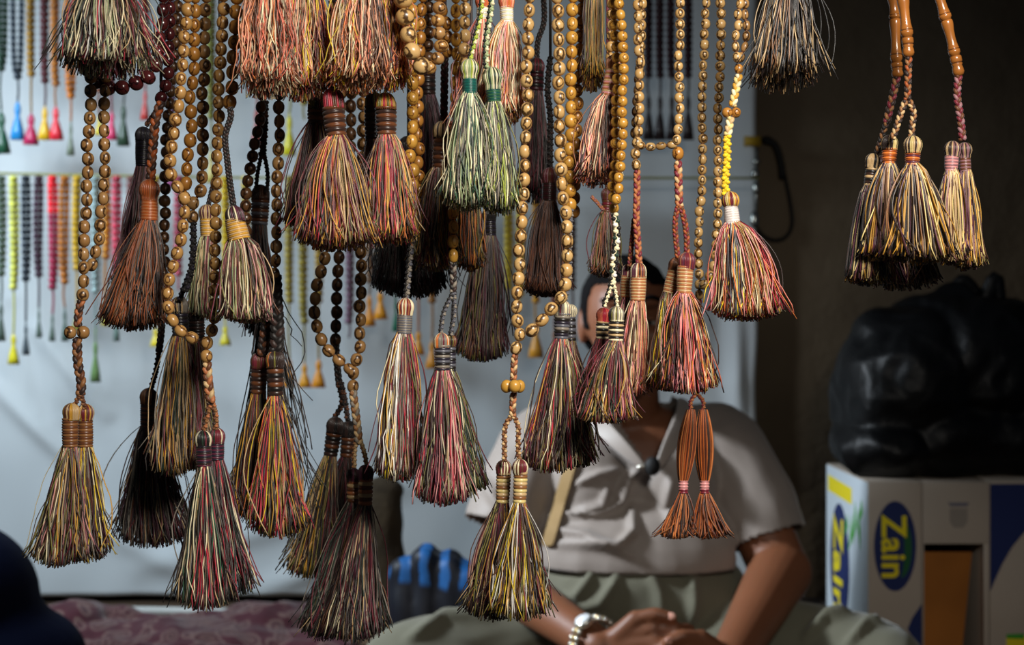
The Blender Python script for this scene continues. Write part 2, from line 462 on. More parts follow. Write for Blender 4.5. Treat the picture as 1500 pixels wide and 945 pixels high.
# ================================================================== SETTING
M_WALL = mat('dark_plaster', '6e604e', rough=.9, spec=.15, var=(2.2, .25), bump=(14, .3, .02))
M_FLOOR = mat('concrete', '5a554e', rough=.9, var=(3, .2))
mb = MB(); box(mb, (-3.2, 3.46, 0), (3.2, 3.56, 2.9)); tag(mb.build('wall_back', M_WALL, smooth=False, cols=False), None, None, kind='structure')
mb = MB(); box(mb, (-3.2, -1.5, -.1), (3.2, 3.46, 0)); tag(mb.build('floor', M_FLOOR, smooth=False, cols=False), None, None, kind='structure')

def plank_mat():
    m = mat('worn_wood', '6a5038', rough=.75, var=(6, .3), bump=(20, .2, .01)); return m
M_WOOD = plank_mat()
PT = .585
pl = thing('sales_platform', 'low wooden sales platform the seated man and goods rest on', 'platform', (0, 2.7, 0))
mb = MB(); box(mb, (-1.7, 1.95, PT-.04), (1.75, 3.44, PT-.001)); mb.build('top', M_WOOD, pl, smooth=False, cols=False)
for x in (-1.62, 1.67):
    for y in (2.02, 3.36):
        mb = MB(); box(mb, (x-.03, y-.03, 0), (x+.03, y+.03, PT-.04)); mb.build('leg', M_WOOD, pl, smooth=False, cols=False)

# white sheet
def folds(x, z):
    """x,z metres on the sheet -> forward displacement"""
    d = .018*noise.noise(Vector((x*1.1, z*.7, 3)))+.010*noise.noise(Vector((x*4, z*2.2, 9)))+.0035*noise.noise(Vector((x*13, z*7, 2)))
    def crease(px, py, qx, qy, a, wd):
        p0 = P(px, py, 3.3); p1 = P(qx, qy, 3.3); dx, dz = p1[0]-p0[0], p1[2]-p0[2]; L2 = dx*dx+dz*dz
        t = ((x-p0[0])*dx+(z-p0[2])*dz)/L2; tt = min(1, max(0, t)); ex = x-p0[0]-dx*tt; ez = z-p0[2]-dz*tt
        fade = math.sin(math.pi*min(1, max(0.0, tt)))**.5 if 0 < t < 1 else .0
        return a*math.exp(-(ex*ex+ez*ez)/(wd*wd))*fade
    d += crease(-30, 560, 100, 690, .022, .022)+crease(30, 470, 150, 620, .018, .02)+crease(0, 440, 60, 620, -.015, .03)
    d += crease(170, 850, 640, 700, .014, .03)+crease(360, 880, 560, 800, .02, .03)+crease(100, 760, 300, 870, .015, .03)
    d += crease(1078, 420, 1092, 640, .03, .02)+crease(1060, 300, 1070, 560, -.02, .03)+crease(620, 300, 640, 640, .01, .05)
    d += .01*math.sin(x*34+.6*math.sin(z*5))*max(0, (x-.3))
    return d
x0, x1, z0, z1 = -1.75, P(1116, 0, 3.3)[0], .60, 2.35
nx, nz_ = 210, 150; V = []
for i in range(nz_+1):
    for j in range(nx+1):
        x = x0+(x1-x0)*j/nx; z = z0+(z1-z0)*i/nz_
        e = .006*noise.noise(Vector((0, z*6, 5)))*(j/nx)**8
        V.append((x+e, 3.38-folds(x, z), z))
V = np.array(V); Q = ringfaces(nz_+1, nx+1, closed=False)
M_SHEET = mat('white_sheet', 'c8cdd0', rough=.85, spec=.2, sheen=.2, bump=(260, .15, .002), var=(2.0, .04))
sh = mesh_obj('wall_sheet', V, [Q], M_SHEET, None, V.mean(0))
md = sh.modifiers.new('thick', 'SOLIDIFY'); md.thickness = .0015
tag(sh, 'white creased cloth sheet pinned over the back wall behind the coloured strings', 'sheet')

# yellow-green line the lower row hangs from, and the one above
M_LINE = mat('green_line', '8a8a4a', rough=.6)
YL = 3.22
def line(y, lab, xe):
    mb = MB(); pts = [P(x, y+3*math.sin(x*.004)+(10*x/1100), YL) for x in np.linspace(-140, xe, 30)]
    tube(mb, pts, .0028, c('8a8a4a'), 6)
    return tag(mb.build('hanging_line', M_LINE, cols=False), lab, 'line')
line(254, 'thin green line stretched across the white sheet holding the lower row of strings', 1112)
line(-130, 'thin green line above the frame holding the upper row of strings', 1112)

# ================================================================== FAR STRINGS
def far_loop(x, y0, y1, wpx, col, lab, tail=None, tas=None, beadr=4.9, D=3.19, topc=None, grp='coloured bead strings on the white sheet'):
    t = thing('prayer_beads', lab, 'prayer beads', P(x, y0, D), grp)
    mb = MB(); rng = random.Random(int(x*3+y0)); k = D/F
    wv = rng.uniform(-2, 2)
    half = max(2.5, (wpx/2-beadr)*.8)
    for s in (-1, 1):
        pts = [(x+s*2, y0), (x+s*half+wv*.3, y0+16), (x+s*half+wv, (y0+y1)/2), (x+s*half*.75+wv, y1-26), (x+s*1.5, y1)]
        p = crom(pts3(pts, D+.006*s), beadr*1.95*k)
        for i, q in enumerate(p):
            cc = c(topc if (topc and q[2] > P(0, y0+55, D)[2]) else col)
            ellipsoid(mb, q, (beadr*k, beadr*k, beadr*k*1.02), np.array(cc)*rng.uniform(.8, 1.2), 8, 6)
    mb.build('bead_strand', M_FARBEAD, t)
    mb = MB()
    ye = tail or y1+25
    p = crom(pts3([(x, y1-2), (x+rng.uniform(-2, 2), (y1+ye)/2), (x, ye)], D), .006)
    tube(mb, p, .0026, np.array(c(col))*.7, 6)
    mb.build('cord', M_CORD, t)
    if tas:
        ty0, ty1, tc, tw = tas
        mb = MB(); a = P(x, ty0, D); b = P(x+rng.uniform(-1, 1), ty1, D); w_ = tw*k
        prof = [(0, .12*w_), (.05, .3*w_), (.14, .42*w_), (.25, .42*w_), (.33, .3*w_), (.4, .33*w_), (.5, .5*w_), (.75, .8*w_), (1, 1.0*w_)]
        def cf(i, t_):
            return np.array([np.array(c(tc))*(.8+.4*((j % 3)/2)) for j in range(24)])
        n0 = mb.n; lathe(mb, a, b, prof, sides=24, flat=.7, colf=cf)
        Vv = mb.V[-1]; 
        for i in range(4, 9):
            for j in range(24):
                ctr = a+(b-a)*prof[i][0]
                Vv[i*24+j] = ctr+(Vv[i*24+j]-ctr)*(1.0 if j % 2 else .84)
        if ye < ty0: tube(mb, [P(x, ye, D), a], .002, np.array(c(tc)), 5)
        mb.build('tassel', M_THREAD, t)
    return t
U = -125
far_loop(2, U, 100, 20, '24402e', 'dark green bead string at the left edge of the upper row', 160, (165, 225, '1f5038', 13))
far_loop(26, U, 112, 26, '27323e', 'slate blue bead string with a bright blue tassel, upper row', 148, (150, 205, '1a86c8', 11))
far_loop(46, U, 108, 16, 'a07628', 'golden bead string with a crimson tassel, upper row', 165, (168, 212, 'b41c50', 12))
far_loop(66, U, 118, 14, '5a2a30', 'dark wine bead string with a yellow tassel, upper row', 155, (158, 205, 'e0b010', 10))
far_loop(82, U, 122, 15, 'b87430', 'amber bead string with a bright red tassel, upper row', 155, (158, 205, 'e02838', 11))
far_loop(104, U, 140, 22, 'c4701e', 'orange bead string with a thin grey green tassel, upper row', 178, (182, 228, '6a7460', 6))
far_loop(146, U, 130, 16, '8a4a2a', 'russet bead string with a small yellow tassel, upper row', 168, (170, 198, 'd0b828', 8))
far_loop(164, U, 125, 15, '8a2838', 'crimson bead string with a pink tassel, upper row', 163, (165, 205, 'd83868', 9))
far_loop(181, U, 128, 16, '3a4438', 'dark green bead string with a dark green tassel, upper row', 152, (155, 214, '2c4430', 10))
far_loop(213, U, 110, 15, '9a3028', 'dull red bead string with a short red tassel, upper row', 132, (134, 176, 'c03a34', 7))
far_loop(376, U, 130, 20, 'a04a44', 'brick red bead string seen behind the dark braid, upper row', 160, (160, 215, '9a3a34', 9))
far_loop(424, U, 130, 16, 'a8a030', 'lime bead string with a yellow tassel above the line, upper row', 165, (170, 228, 'd8cc20', 10))
far_loop(446, U, 150, 14, '9a8a30', 'olive yellow bead string beside the lime one, upper row')
far_loop(250, U, 180, 16, '7a4a78', 'violet bead string behind the maroon beads, upper row', 230, (232, 275, '9a5080', 9))
far_loop(309, U, 170, 16, '8a8a40', 'pale olive bead string in the gap between wooden strings, upper row', 220, (222, 268, 'c0b060', 8))
for k, (x, lab) in enumerate([(950, 'first of the dark maroon strings behind the right wooden strings'), (967, 'second dark maroon string from the left behind the right wooden strings'),
                              (984, 'dark maroon string just left of the central right wooden string'), (1008, 'dark maroon string just right of the central right wooden string')]):
    far_loop(x, U, 110, 15, '36161c', lab+', upper row', 140, (140, 205, '241416', 9))
# lower row
R2 = 262
far_loop(2, R2, 400, 14, '4a5a4a', 'grey green bead string at the left edge of the lower row', 440, (445, 500, '4a5a50', 7))
far_loop(20, R2, 420, 17, 'd6d45a', 'lemon yellow bead string with a lemon tassel, lower row', 488, (490, 534, 'e0d020', 9))
far_loop(38, R2, 408, 18, '1e2834', 'blue black bead string, lower row', 470, (475, 520, '4a545a', 6))
far_loop(57, R2, 402, 18, '402838', 'dark plum bead string, lower row', 450, (455, 495, '5a6a60', 5))
far_loop(77, R2, 420, 18, 'a82a4c', 'crimson bead string with bright red upper beads, lower row', 460, (462, 500, '56685c', 5), topc='ff2030')
far_loop(95, R2, 412, 19, 'b06820', 'amber brown bead string, lower row', 450, (455, 500, '50645a', 6))
far_loop(113, R2, 392, 15, 'd0a41e', 'mustard yellow bead string left of the wooden strand, lower row', 450, (450, 485, 'a8a040', 7))
far_loop(140, R2, 425, 12, '9ab0b0', 'pale aqua bead string behind the wooden loop, lower row', 480, (500, 560, '6a8a50', 8))
far_loop(155, R2, 375, 14, 'cc8a30', 'orange bead string right of the wooden loop, lower row', 440, (442, 478, 'b8a840', 8))
far_loop(171, R2, 400, 17, 'd2405a', 'rose red bead string left of the rust tassel, lower row', 440, (445, 500, '6a8078', 5))
far_loop(192, R2, 390, 14, '7a4a48', 'dusky brown bead string behind the rust tassel, lower row')
far_loop(228, R2, 430, 12, 'c8b040', 'straw yellow bead string with a yellow tassel under the rust tassel, lower row', 480, (482, 508, 'e0c820', 9))
far_loop(262, R2, 400, 14, 'b84a60', 'rose bead string inside the wide wooden loop, lower row')
far_loop(330, R2, 420, 16, 'd6b418', 'bright yellow bead string behind the pale pink tassel, lower row', 470, (478, 506, 'd8c828', 9))
far_loop(424, R2, 440, 12, 'a89440', 'khaki bead string right of the dark tassel pair, lower row', 525, (527, 568, 'd88a18', 10))
far_loop(446, R2, 470, 14, '9a8a34', 'olive bead string left of the wooden triple strand, lower row', 530, (534, 568, 'e09a20', 10))
far_loop(467, R2, 440, 12, 'a8862c', 'ochre bead string behind the wooden triple strand, lower row', 525, (528, 568, 'e09018', 11))
far_loop(511, R2, 470, 15, '745468', 'dusty mauve bead string between the wooden strands, lower row')
far_loop(541, R2, 410, 12, '8a6a50', 'brown bead string with an orange tassel high beside the black fringe, lower row', 432, (434, 478, 'd88a20', 9))
far_loop(557, R2, 400, 12, 'a87a30', 'ochre bead string with an orange tassel under the black fringe, lower row', 425, (428, 468, 'e09418', 11))
far_loop(580, R2, 425, 12, '1e6a50', 'emerald bead string left of the grey bound tassel, lower row', 470, (440, 486, '1e6a50', 6))
far_loop(613, R2, 430, 14, 'b8682c', 'burnt orange bead string between two striped tassels, lower row', 485, (486, 520, 'dc9420', 10))
far_loop(633, R2, 440, 12, 'a8702c', 'bronze bead string left of the striped tassel binding, lower row', 495, (500, 540, 'd08a28', 10))
far_loop(745, R2, 420, 14, 'b8a028', 'golden yellow bead string behind the fringe of green tassels, lower row')
far_loop(762, R2, 430, 14, 'd0b41e', 'vivid yellow bead string behind the long wooden strand, lower row')
far_loop(785, R2, 440, 16, 'c08a24', 'honey bead string with an amber tassel under the dark brown tassel, lower row', 470, (472, 524, 'd09028', 12))
far_loop(812, R2, 440, 14, '7a4034', 'chestnut bead string behind the golden strands, lower row', 480, (484, 520, '8a5a40', 8))
far_loop(838, R2, 420, 16, '5c4038', 'dark brown bead string right of the golden strands, lower row', 460, (462, 500, '50443c', 8))
far_loop(360, R2, 450, 16, 'c4a820', 'mustard bead string behind the dark bound tassel, lower row')

# ================================================================== BACKGROUND GOODS
def evaluated(o, name=None):
    dg = bpy.context.evaluated_depsgraph_get(); me = bpy.data.meshes.new_from_object(o.evaluated_get(dg)); return me

def blob(name, caps, ells, voxel, m, parent=None, smooth=8, disp=None, kill=None, label=None, thick=None, decim=None):
    """closed union of tapered capsules and ellipsoids fused into one continuous surface"""
    mb = MB()
    for (a, ra, b, rb) in caps:
        a = np.array(a, float); b = np.array(b, float)
        n = 8; q = a+(b-a)*np.linspace(0, 1, n)[:, None]; d = (b-a)/np.linalg.norm(b-a)
        s = np.cross(d, [0.13, .2, .97]); s /= np.linalg.norm(s); v = np.cross(d, s)
        aa = np.arange(20)*2*math.pi/20
        rings = []; 
        for th in (80, 60, 40, 20): rings.append((a-d*ra*math.sin(math.radians(th)), ra*math.cos(math.radians(th))))
        for i in range(n): rings.append((q[i], ra+(rb-ra)*i/(n-1)))
        for th in (20, 40, 60, 80): rings.append((b+d*rb*math.sin(math.radians(th)), rb*math.cos(math.radians(th))))
        V = np.vstack([cc+rr*(np.cos(aa)[:, None]*s+np.sin(aa)[:, None]*v) for cc, rr in rings]); k = len(V)
        V = np.vstack([V, a-d*ra, b+d*rb]); nn = len(rings)
        T = [(k, (j+1) % 20, j) for j in range(20)]+[(k+1, (nn-1)*20+j, (nn-1)*20+(j+1) % 20) for j in range(20)]
        mb.add(V, ringfaces(nn, 20), T)
    for e in ells:
        ctr, r = e[0], e[1]; V = []; nu, nv = 24, 16
        for i in range(1, nv):
            th = math.pi*i/nv
            for j in range(nu):
                ph = 2*math.pi*j/nu; V.append((math.sin(th)*math.cos(ph)*r[0], math.sin(th)*math.sin(ph)*r[1], math.cos(th)*r[2]))
        V = np.array(V); k = len(V); V = np.vstack([V, (0, 0, r[2]), (0, 0, -r[2])])
        if len(e) > 2: V = V @ np.array(Matrix.Rotation(e[2], 3, e[3] if len(e) > 3 else 'Y')).T
        T = [(k, j, (j+1) % nu) for j in range(nu)]+[(k+1, (nv-2)*nu+(j+1) % nu, (nv-2)*nu+j) for j in range(nu)]
        mb.add(V+np.array(ctr), ringfaces(nv-1, nu)[:, ::-1], T)
    V = np.concatenate(mb.V); o = mb.build(name, m, None, V.mean(0), cols=False); org = V.mean(0)
    md = o.modifiers.new('r', 'REMESH'); md.mode = 'VOXEL'; md.voxel_size = voxel; md.use_smooth_shade = True
    if smooth:
        ms = o.modifiers.new('s', 'SMOOTH'); ms.iterations = smooth; ms.factor = .5
    me = evaluated(o); bpy.data.objects.remove(o, do_unlink=True)
    n = len(me.vertices); co = np.zeros(n*3, np.float32); me.vertices.foreach_get('co', co); co = co.reshape(-1, 3).astype(float)+org
    nr = np.zeros(n*3, np.float32); me.vertices.foreach_get('normal', nr); nr = nr.reshape(-1, 3).astype(float)
    faces = [tuple(p.vertices) for p in me.polygons]
    bpy.data.meshes.remove(me)
    if disp is not None: co = disp(co, nr)
    F4 = [f for f in faces if len(f) == 4]; F3 = [f for f in faces if len(f) == 3]
    if kill is not None:
        kk = kill(co); F4 = [f for f in F4 if not any(kk[i] for i in f)]; F3 = [f for f in F3 if not any(kk[i] for i in f)]
    FA = [np.array(F4)] if F4 else []
    if F3: FA.append(np.array(F3))
    ob = mesh_obj(name, co, FA, m, parent, org)
    if thick:
        md = ob.modifiers.new('t', 'SOLIDIFY'); md.thickness = thick; md.offset = -1
    return ob, co, FA

def ndisp(amp, fr, stretch=(1, 1, 1), amp2=0, fr2=1, sharp=False, seed=0):
    def f(co, nr):
        out = co.copy()
        for i in range(len(co)):
            v = Vector((co[i, 0]*stretch[0]*fr+seed, co[i, 1]*stretch[1]*fr, co[i, 2]*stretch[2]*fr))
            h = noise.noise(v)
            if sharp: h = .5-abs(h)*2
            if amp2: h2 = noise.noise(v*(fr2/fr)); h2 = (.5-abs(h2)*2) if sharp else h2; h = h*amp+h2*amp2
            else: h *= amp
            out[i] += nr[i]*h
        return out
    return f

def rest(f):
    def g(co, nr):
        o_ = f(co, nr); o_[:, 2] = np.maximum(o_[:, 2], PT+.001); return o_
    return g
# navy bundle at the left edge
M_NAVY = mat('navy_cloth', '0c122a', rough=.9, spec=.1, sheen=0, bump=(60, .3, .004))
o, _, _ = blob('cloth_bundle', [((-1.02, 2.45, .78), .17, (-.90, 2.42, .70), .115), ((-.92, 2.42, .74), .10, (-.845, 2.38, .67), .082)],
               [((-.95, 2.42, .80), (.14, .13, .12), .5), ((-.92, 2.42, .68), (.19, .15, .09))], .008, M_NAVY, None, 10, rest(ndisp(.014, 7, (1, 1, .5), seed=3)))
tag(o, 'dark navy cloth bundle at the left edge in front of the white sheet', 'cloth')

# patterned red cloth heap
def paisley():
    m = bpy.data.materials.new('patterned_red_cloth'); m.use_nodes = True; nt = m.node_tree; b = nt.nodes['Principled BSDF']
    b.inputs['Roughness'].default_value = .85; b.inputs['Sheen Weight'].default_value = .2
    tc = nt.nodes.new('ShaderNodeTexCoord'); nz = nt.nodes.new('ShaderNodeTexNoise'); nz.inputs['Scale'].default_value = 6
    nt.links.new(tc.outputs['Object'], nz.inputs['Vector'])
    ad = nt.nodes.new('ShaderNodeMix'); ad.data_type = 'RGBA'; ad.inputs[0].default_value = .12
    nt.links.new(tc.outputs['Object'], ad.inputs[6]); nt.links.new(nz.outputs['Color'], ad.inputs[7])
    vo = nt.nodes.new('ShaderNodeTexVoronoi'); vo.feature = 'F1'; vo.inputs['Scale'].default_value = 26; nt.links.new(ad.outputs[2], vo.inputs['Vector'])
    rp = nt.nodes.new('ShaderNodeValToRGB'); e = rp.color_ramp.elements
    e[0].position = 0; e[0].color = (*lin('3a0f1c'), 1); e[1].position = .8; e[1].color = (*lin('480f1e'), 1)
    for p_, h in ((.25, '6e4c48'), (.38, '46121f'), (.5, '7a5c56'), (.58, '4e1422')):
        x = e.new(p_); x.color = (*lin(h), 1)
    nt.links.new(vo.outputs['Distance'], rp.inputs[0]); nt.links.new(rp.outputs[0], b.inputs['Base Color'])
    return m
M_RED = paisley()
o, _, _ = blob('patterned_cloth', [((-.97, 2.93, .625), .045, (-.60, 2.96, .61), .035), ((-.62, 2.92, .60), .032, (-.42, 2.95, .62), .04), ((-.9, 2.75, .61), .03, (-.5, 2.7, .61), .03)],
               [((-.7, 2.86, .605), (.30, .15, .045)), ((-.90, 2.9, .645), (.07, .07, .035)), ((-.50, 2.95, .64), (.10, .08, .03)), ((-.40, 2.86, .605), (.10, .10, .03))],
               .007, M_RED, None, 6, rest(ndisp(.016, 11, seed=8, amp2=.006, fr2=30)))
tag(o, 'crumpled dark red patterned cloth lying on the platform below the sheet', 'cloth')
# white pipe
mb = MB(); a_, b_ = P(150, 900, 3.24), P(470, 902, 3.20); a_[2] = b_[2] = PT+.010; tube(mb, [a_, (a_+b_)/2, b_], .0095, sides=10)
tag(mb.build('pipe', mat('white_plastic', 'c8c8c4', rough=.4), cols=False), 'thin white pipe lying behind the patterned red cloth', 'pipe')
# brown roll
M_FUR = mat('brown_roll_cloth', '3c3020', rough=.95, var=(18, .35), bump=(90, .6, .006))
rollx = P(552, 0, 3.0)[0]
o, _, _ = blob('fabric_roll', [((rollx+.01, 3.06, .63), .045, (rollx+.004, 3.06, .865), .046)], [((rollx+.01, 3.06, .890), (.045, .04, .03))], .006, M_FUR, None, 4, rest(ndisp(.008, 18, seed=2)))
tag(o, 'upright brown fuzzy fabric roll standing behind the lowest tassel pair', 'roll')

# plaid bag
def plaid():
    m = bpy.data.materials.new('blue_black_plaid'); m.use_nodes = True; nt = m.node_tree; b = nt.nodes['Principled BSDF']
    b.inputs['Roughness'].default_value = .55
    tc = nt.nodes.new('ShaderNodeTexCoord')
    def wv(ax, s):
        n = nt.nodes.new('ShaderNodeTexWave'); n.bands_direction = ax; n.inputs['Scale'].default_value = s; n.inputs['Distortion'].default_value = 1.6
        n.inputs['Detail Scale'].default_value = 3
        nt.links.new(tc.outputs['Object'], n.inputs['Vector'])
        r = nt.nodes.new('ShaderNodeValToRGB'); r.color_ramp.elements[0].position = .45; r.color_ramp.elements[1].position = .6
        nt.links.new(n.outputs[1], r.inputs[0]); return r.outputs[0]
    a = nt.nodes.new('ShaderNodeMath'); a.operation = 'MULTIPLY'
    nt.links.new(wv('X', 8), a.inputs[0]); nt.links.new(wv('Z', 1.7), a.inputs[1])
    mx = nt.nodes.new('ShaderNodeMix'); mx.data_type = 'RGBA'; nt.links.new(a.outputs[0], mx.inputs[0])
    mx.inputs[6].default_value = (*lin('0a0f1c'), 1); mx.inputs[7].default_value = (*lin('1a5c9c'), 1)
    nt.links.new(mx.outputs[2], b.inputs['Base Color']); return m
bx = P(632, 0, 2.8)[0]
bag = thing('shopping_bag', 'blue and black plaid cloth bag standing left of the seated man', 'bag', (bx, 2.85, PT))
cp_ = []
for ax__, ay__, top__ in ((-.06, -.03, .775), (-.06, .03, .775), (-.015, -.03, .80), (-.015, .03, .80), (.035, -.03, .785), (.035, .03, .785), (.068, -.03, .76), (.068, .03, .765)):
    cp_.append(((bx+ax__, 2.85+ay__, .615), .030, (bx+ax__*.97, 2.85+ay__*.9, top__-.02), .026))
o, _, _ = blob('bag_body', cp_, [((bx, 2.85, .69), (.085, .05, .10))], .006, plaid(), bag, 14, rest(ndisp(.008, 14, seed=5)))
# cartons
def carton_mat(): return mat('white_carton_board', 'b3a698', rough=.8, spec=.2, var=(5, .08), bump=(120, .1, .002))
M_CART = carton_mat(); M_CARTW = mat('white_glossy_board', 'c9d4dc', rough=.55)
M_INK = {k: mat('ink_'+k, v, rough=.7) for k, v in dict(blue='16265c', yellow='e8d418', green='3f9a2c', grey='77737c', dgreen='1c5a30').items()}
M_KRAFT = mat('kraft_board', 'a8682a', rough=.85, var=(8, .15))
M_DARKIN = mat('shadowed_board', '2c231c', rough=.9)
BD = 2.72; BTOP = P(0, 706, BD)[2]
def flatpoly(name, pts, m, parent, thick, nrm):
    """thin printed patch: pts (n,3) polygon, extruded along nrm"""
    pts = np.array(pts); n = len(pts); nrm = np.array(nrm); V = np.vstack([pts, pts+nrm*thick])
    me = bpy.data.meshes.new(name); fs = [list(range(n, 2*n)), list(range(n))[::-1]]+[[i, (i+1) % n, n+(i+1) % n, n+i] for i in range(n)]
    org = V.mean(0); me.from_pydata((V-org).tolist(), [], fs); me.materials.append(m)
    o = bpy.data.objects.new(name, me); COL.objects.link(o); place(o, parent, org); return o
def text_obj(s, size, m, parent, loc, xdir, ydir, sx=1.0):
    cu = bpy.data.curves.new('lettering', 'FONT'); cu.body = s; cu.size = size; cu.extrude = .0006; cu.align_x = 'CENTER'; cu.align_y = 'CENTER'; cu.offset = size*.022
    cu.space_character = 1.05
    t = bpy.data.objects.new('t', cu); COL.objects.link(t); me = evaluated(t); bpy.data.objects.remove(t, do_unlink=True)
    o = bpy.data.objects.new('lettering', me); COL.objects.link(o); me.materials.clear(); me.materials.append(m)
    x = Vector(xdir)*sx; y = Vector(ydir); z = Vector(xdir).cross(y)
    place(o, parent, loc); o.rotation_mode = 'QUATERNION'; R = Matrix((Vector(xdir), y, z)).transposed(); o.rotation_quaternion = R.to_quaternion(); o.scale = (sx, 1, 1)
    return o
def carton(x0, x1, y0, y1, ztop, label, open_front=None):
    t = thing('carton', label, 'box', ((x0+x1)/2, (y0+y1)/2, PT), 'printed cartons under the black bag')
    mb = MB(); th = .004
    if not open_front:
        box(mb, (x0, y0, PT), (x1, y1, ztop)); 
    else:
        a0, a1, b1 = open_front   # opening x range and top
        box(mb, (x0, y0, b1), (x1, y0+th, ztop)); box(mb, (x0, y0, PT), (a0, y0+th, b1)); box(mb, (a1, y0, PT), (x1, y0+th, b1))
        box(mb, (x0, y0+th, PT), (x0+th, y1, ztop)); box(mb, (x1-th, y0+th, PT), (x1, y1, ztop)); box(mb, (x0, y1-th, PT), (x1, y1, ztop))
        box(mb, (x0, y0+th, ztop-th), (x1, y1, ztop)); box(mb, (x0, y0+th, PT), (x1, y1, PT+th))
    o = mb.build('body', M_CART, t, smooth=False, cols=False)
    md = o.modifiers.new('b', 'BEVEL'); md.width = .002; md.segments = 2
    return t
def X_(px, D=BD): return (px-750)/F*D
def Z_(py, D=BD): return CZ-(py-472.5)/F*D
c1x0, c1x1 = X_(1272), X_(1350.5)
t1 = carton(c1x0, c1x1, BD, BD+.36, BTOP, 'white carton with a blue oval emblem, leftmost under the black bag')
def oval(cx, cz, rx, rz, y): return [(cx+rx*math.cos(a), y, cz+rz*math.sin(a)) for a in np.linspace(0, 2*math.pi, 48, endpoint=False)]
ocx, ocz = X_(1311), Z_(800)
k = BD/F
def rounded_end_print(cx, cz, rx, rz, parent):
    e = flatpoly('emblem', oval(cx, cz, rx, rz, BD), M_INK['blue'], parent, .0008, (0, -1, 0))
    g = flatpoly('emblem_swoosh', [(cx+rx*(.28+.5*math.sin(a)), BD-.0009, cz+rz*(-.05-.72*math.cos(a)*.9)) for a in np.linspace(.15, math.pi-.1, 14)]+
                 [(cx+rx*(.22+.22*math.sin(a)), BD-.0009, cz+rz*(-.05-.72*math.cos(a)*.9)) for a in np.linspace(math.pi-.1, .15, 14)], M_INK['dgreen'], parent, .0004, (0, -1, 0))
    text_obj('Zain', rz*.76, M_INK['yellow'], parent, (cx-rx*.12, BD-.0014, cz-rz*.02), (0, 0, -1), (1, 0, 0), 1.0)
rounded_end_print(ocx, ocz, 31*k, 66*k, t1)
flatpoly('blue_corner', [(c1x1-.001, BD, Z_(885)), (c1x1-.001, BD, Z_(960)), (X_(1345), BD, Z_(945)), (X_(1329), BD, Z_(922)), (X_(1336), BD, Z_(905))], M_INK['blue'], t1, .0006, (0, -1, 0))
# left face: white printed panel, emblem, green leaves
flatpoly('side_panel', [(c1x0, BD+.002, PT+.002), (c1x0, BD+.358, PT+.002), (c1x0, BD+.358, BTOP-.002), (c1x0, BD+.002, BTOP-.002)], M_CARTW, t1, .0008, (-1, 0, 0))
sc_y = BD+.235; sc_z = Z_(830, BD+.2)
flatpoly('emblem', [(c1x0-.0009, sc_y+.085*math.cos(a), sc_z+.125*math.sin(a)) for a in np.linspace(0, 2*math.pi, 40, endpoint=False)][::-1], M_INK['blue'], t1, .0006, (-1, 0, 0))
text_obj('Zain', .115, M_INK['yellow'], t1, (c1x0-.0022, sc_y+.012, sc_z-.005), (0, 0, -1), (0, -1, 0), .95)
flatpoly('yellow_patch', [(c1x0-.0009, BD+.36-.02, BTOP-.055), (c1x0-.0009, BD+.13, BTOP-.06), (c1x0-.0009, BD+.13, BTOP-.028), (c1x0-.0009, BD+.34, BTOP-.022)][::-1], M_INK['yellow'], t1, .0006, (-1, 0, 0))
for q, (yy, zz, l, tl) in enumerate([(.10, .05, .09, .02), (.13, .08, .08, .03), (.07, .06, .08, -.01), (.17, .085, .05, .02), (.05, .04, .05, .02)]):
    flatpoly('leaf_print', [(c1x0-.001, BD+yy, BTOP-zz), (c1x0-.001, BD+yy+.012, BTOP-zz-l*.5), (c1x0-.001, BD+yy+tl, BTOP-zz-l), (c1x0-.001, BD+yy-.010, BTOP-zz-l*.5)], M_INK['green'], t1, .0006, (-1, 0, 0))
# second carton, opening with kraft inside
c2x0, c2x1 = X_(1351.5), X_(1449)
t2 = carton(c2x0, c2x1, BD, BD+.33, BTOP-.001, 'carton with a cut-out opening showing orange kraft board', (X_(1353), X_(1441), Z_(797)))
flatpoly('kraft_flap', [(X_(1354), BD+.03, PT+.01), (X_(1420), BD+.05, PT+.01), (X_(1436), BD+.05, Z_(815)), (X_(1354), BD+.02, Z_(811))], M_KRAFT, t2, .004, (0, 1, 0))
flatpoly('shade_sheet', [(c2x0+.006, BD+.30, PT+.01), (c2x1-.006, BD+.30, PT+.01), (c2x1-.006, BD+.30, BTOP-.02), (c2x0+.006, BD+.30, BTOP-.02)], M_DARKIN, t2, .004, (0, 1, 0))  # dark sheet added inside; the shade of the opening is its colour
# small printed mark: bar over a cup shape
flatpoly('printed_mark', [(X_(1388), BD, Z_(736)), (X_(1420), BD, Z_(736)), (X_(1416), BD, Z_(742)), (X_(1392), BD, Z_(742))][::-1], M_INK['grey'], t2, .0006, (0, -1, 0))
flatpoly('printed_mark', [(X_(1391), BD, Z_(745)), (X_(1417), BD, Z_(745)), (X_(1417), BD, Z_(764)), (X_(1411), BD, Z_(773)), (X_(1397), BD, Z_(773)), (X_(1391), BD, Z_(764))][::-1], mat('ink_pale', '93897f', rough=.8), t2, .0006, (0, -1, 0))
c3x0, c3x1 = X_(1450), X_(1640)
t3 = carton(c3x0, c3x1, BD, BD+.36, BTOP+.002, 'carton printed dark blue with a pale curved area at the right edge')
cv = [(X_(1449.9+0), Z_(708)), (c3x1, Z_(708)), (c3x1, Z_(730))]+[(X_(1560-110*math.sin(a)), Z_(740+125*(1-math.cos(a)))) for a in np.linspace(.05, 1.50, 14)]
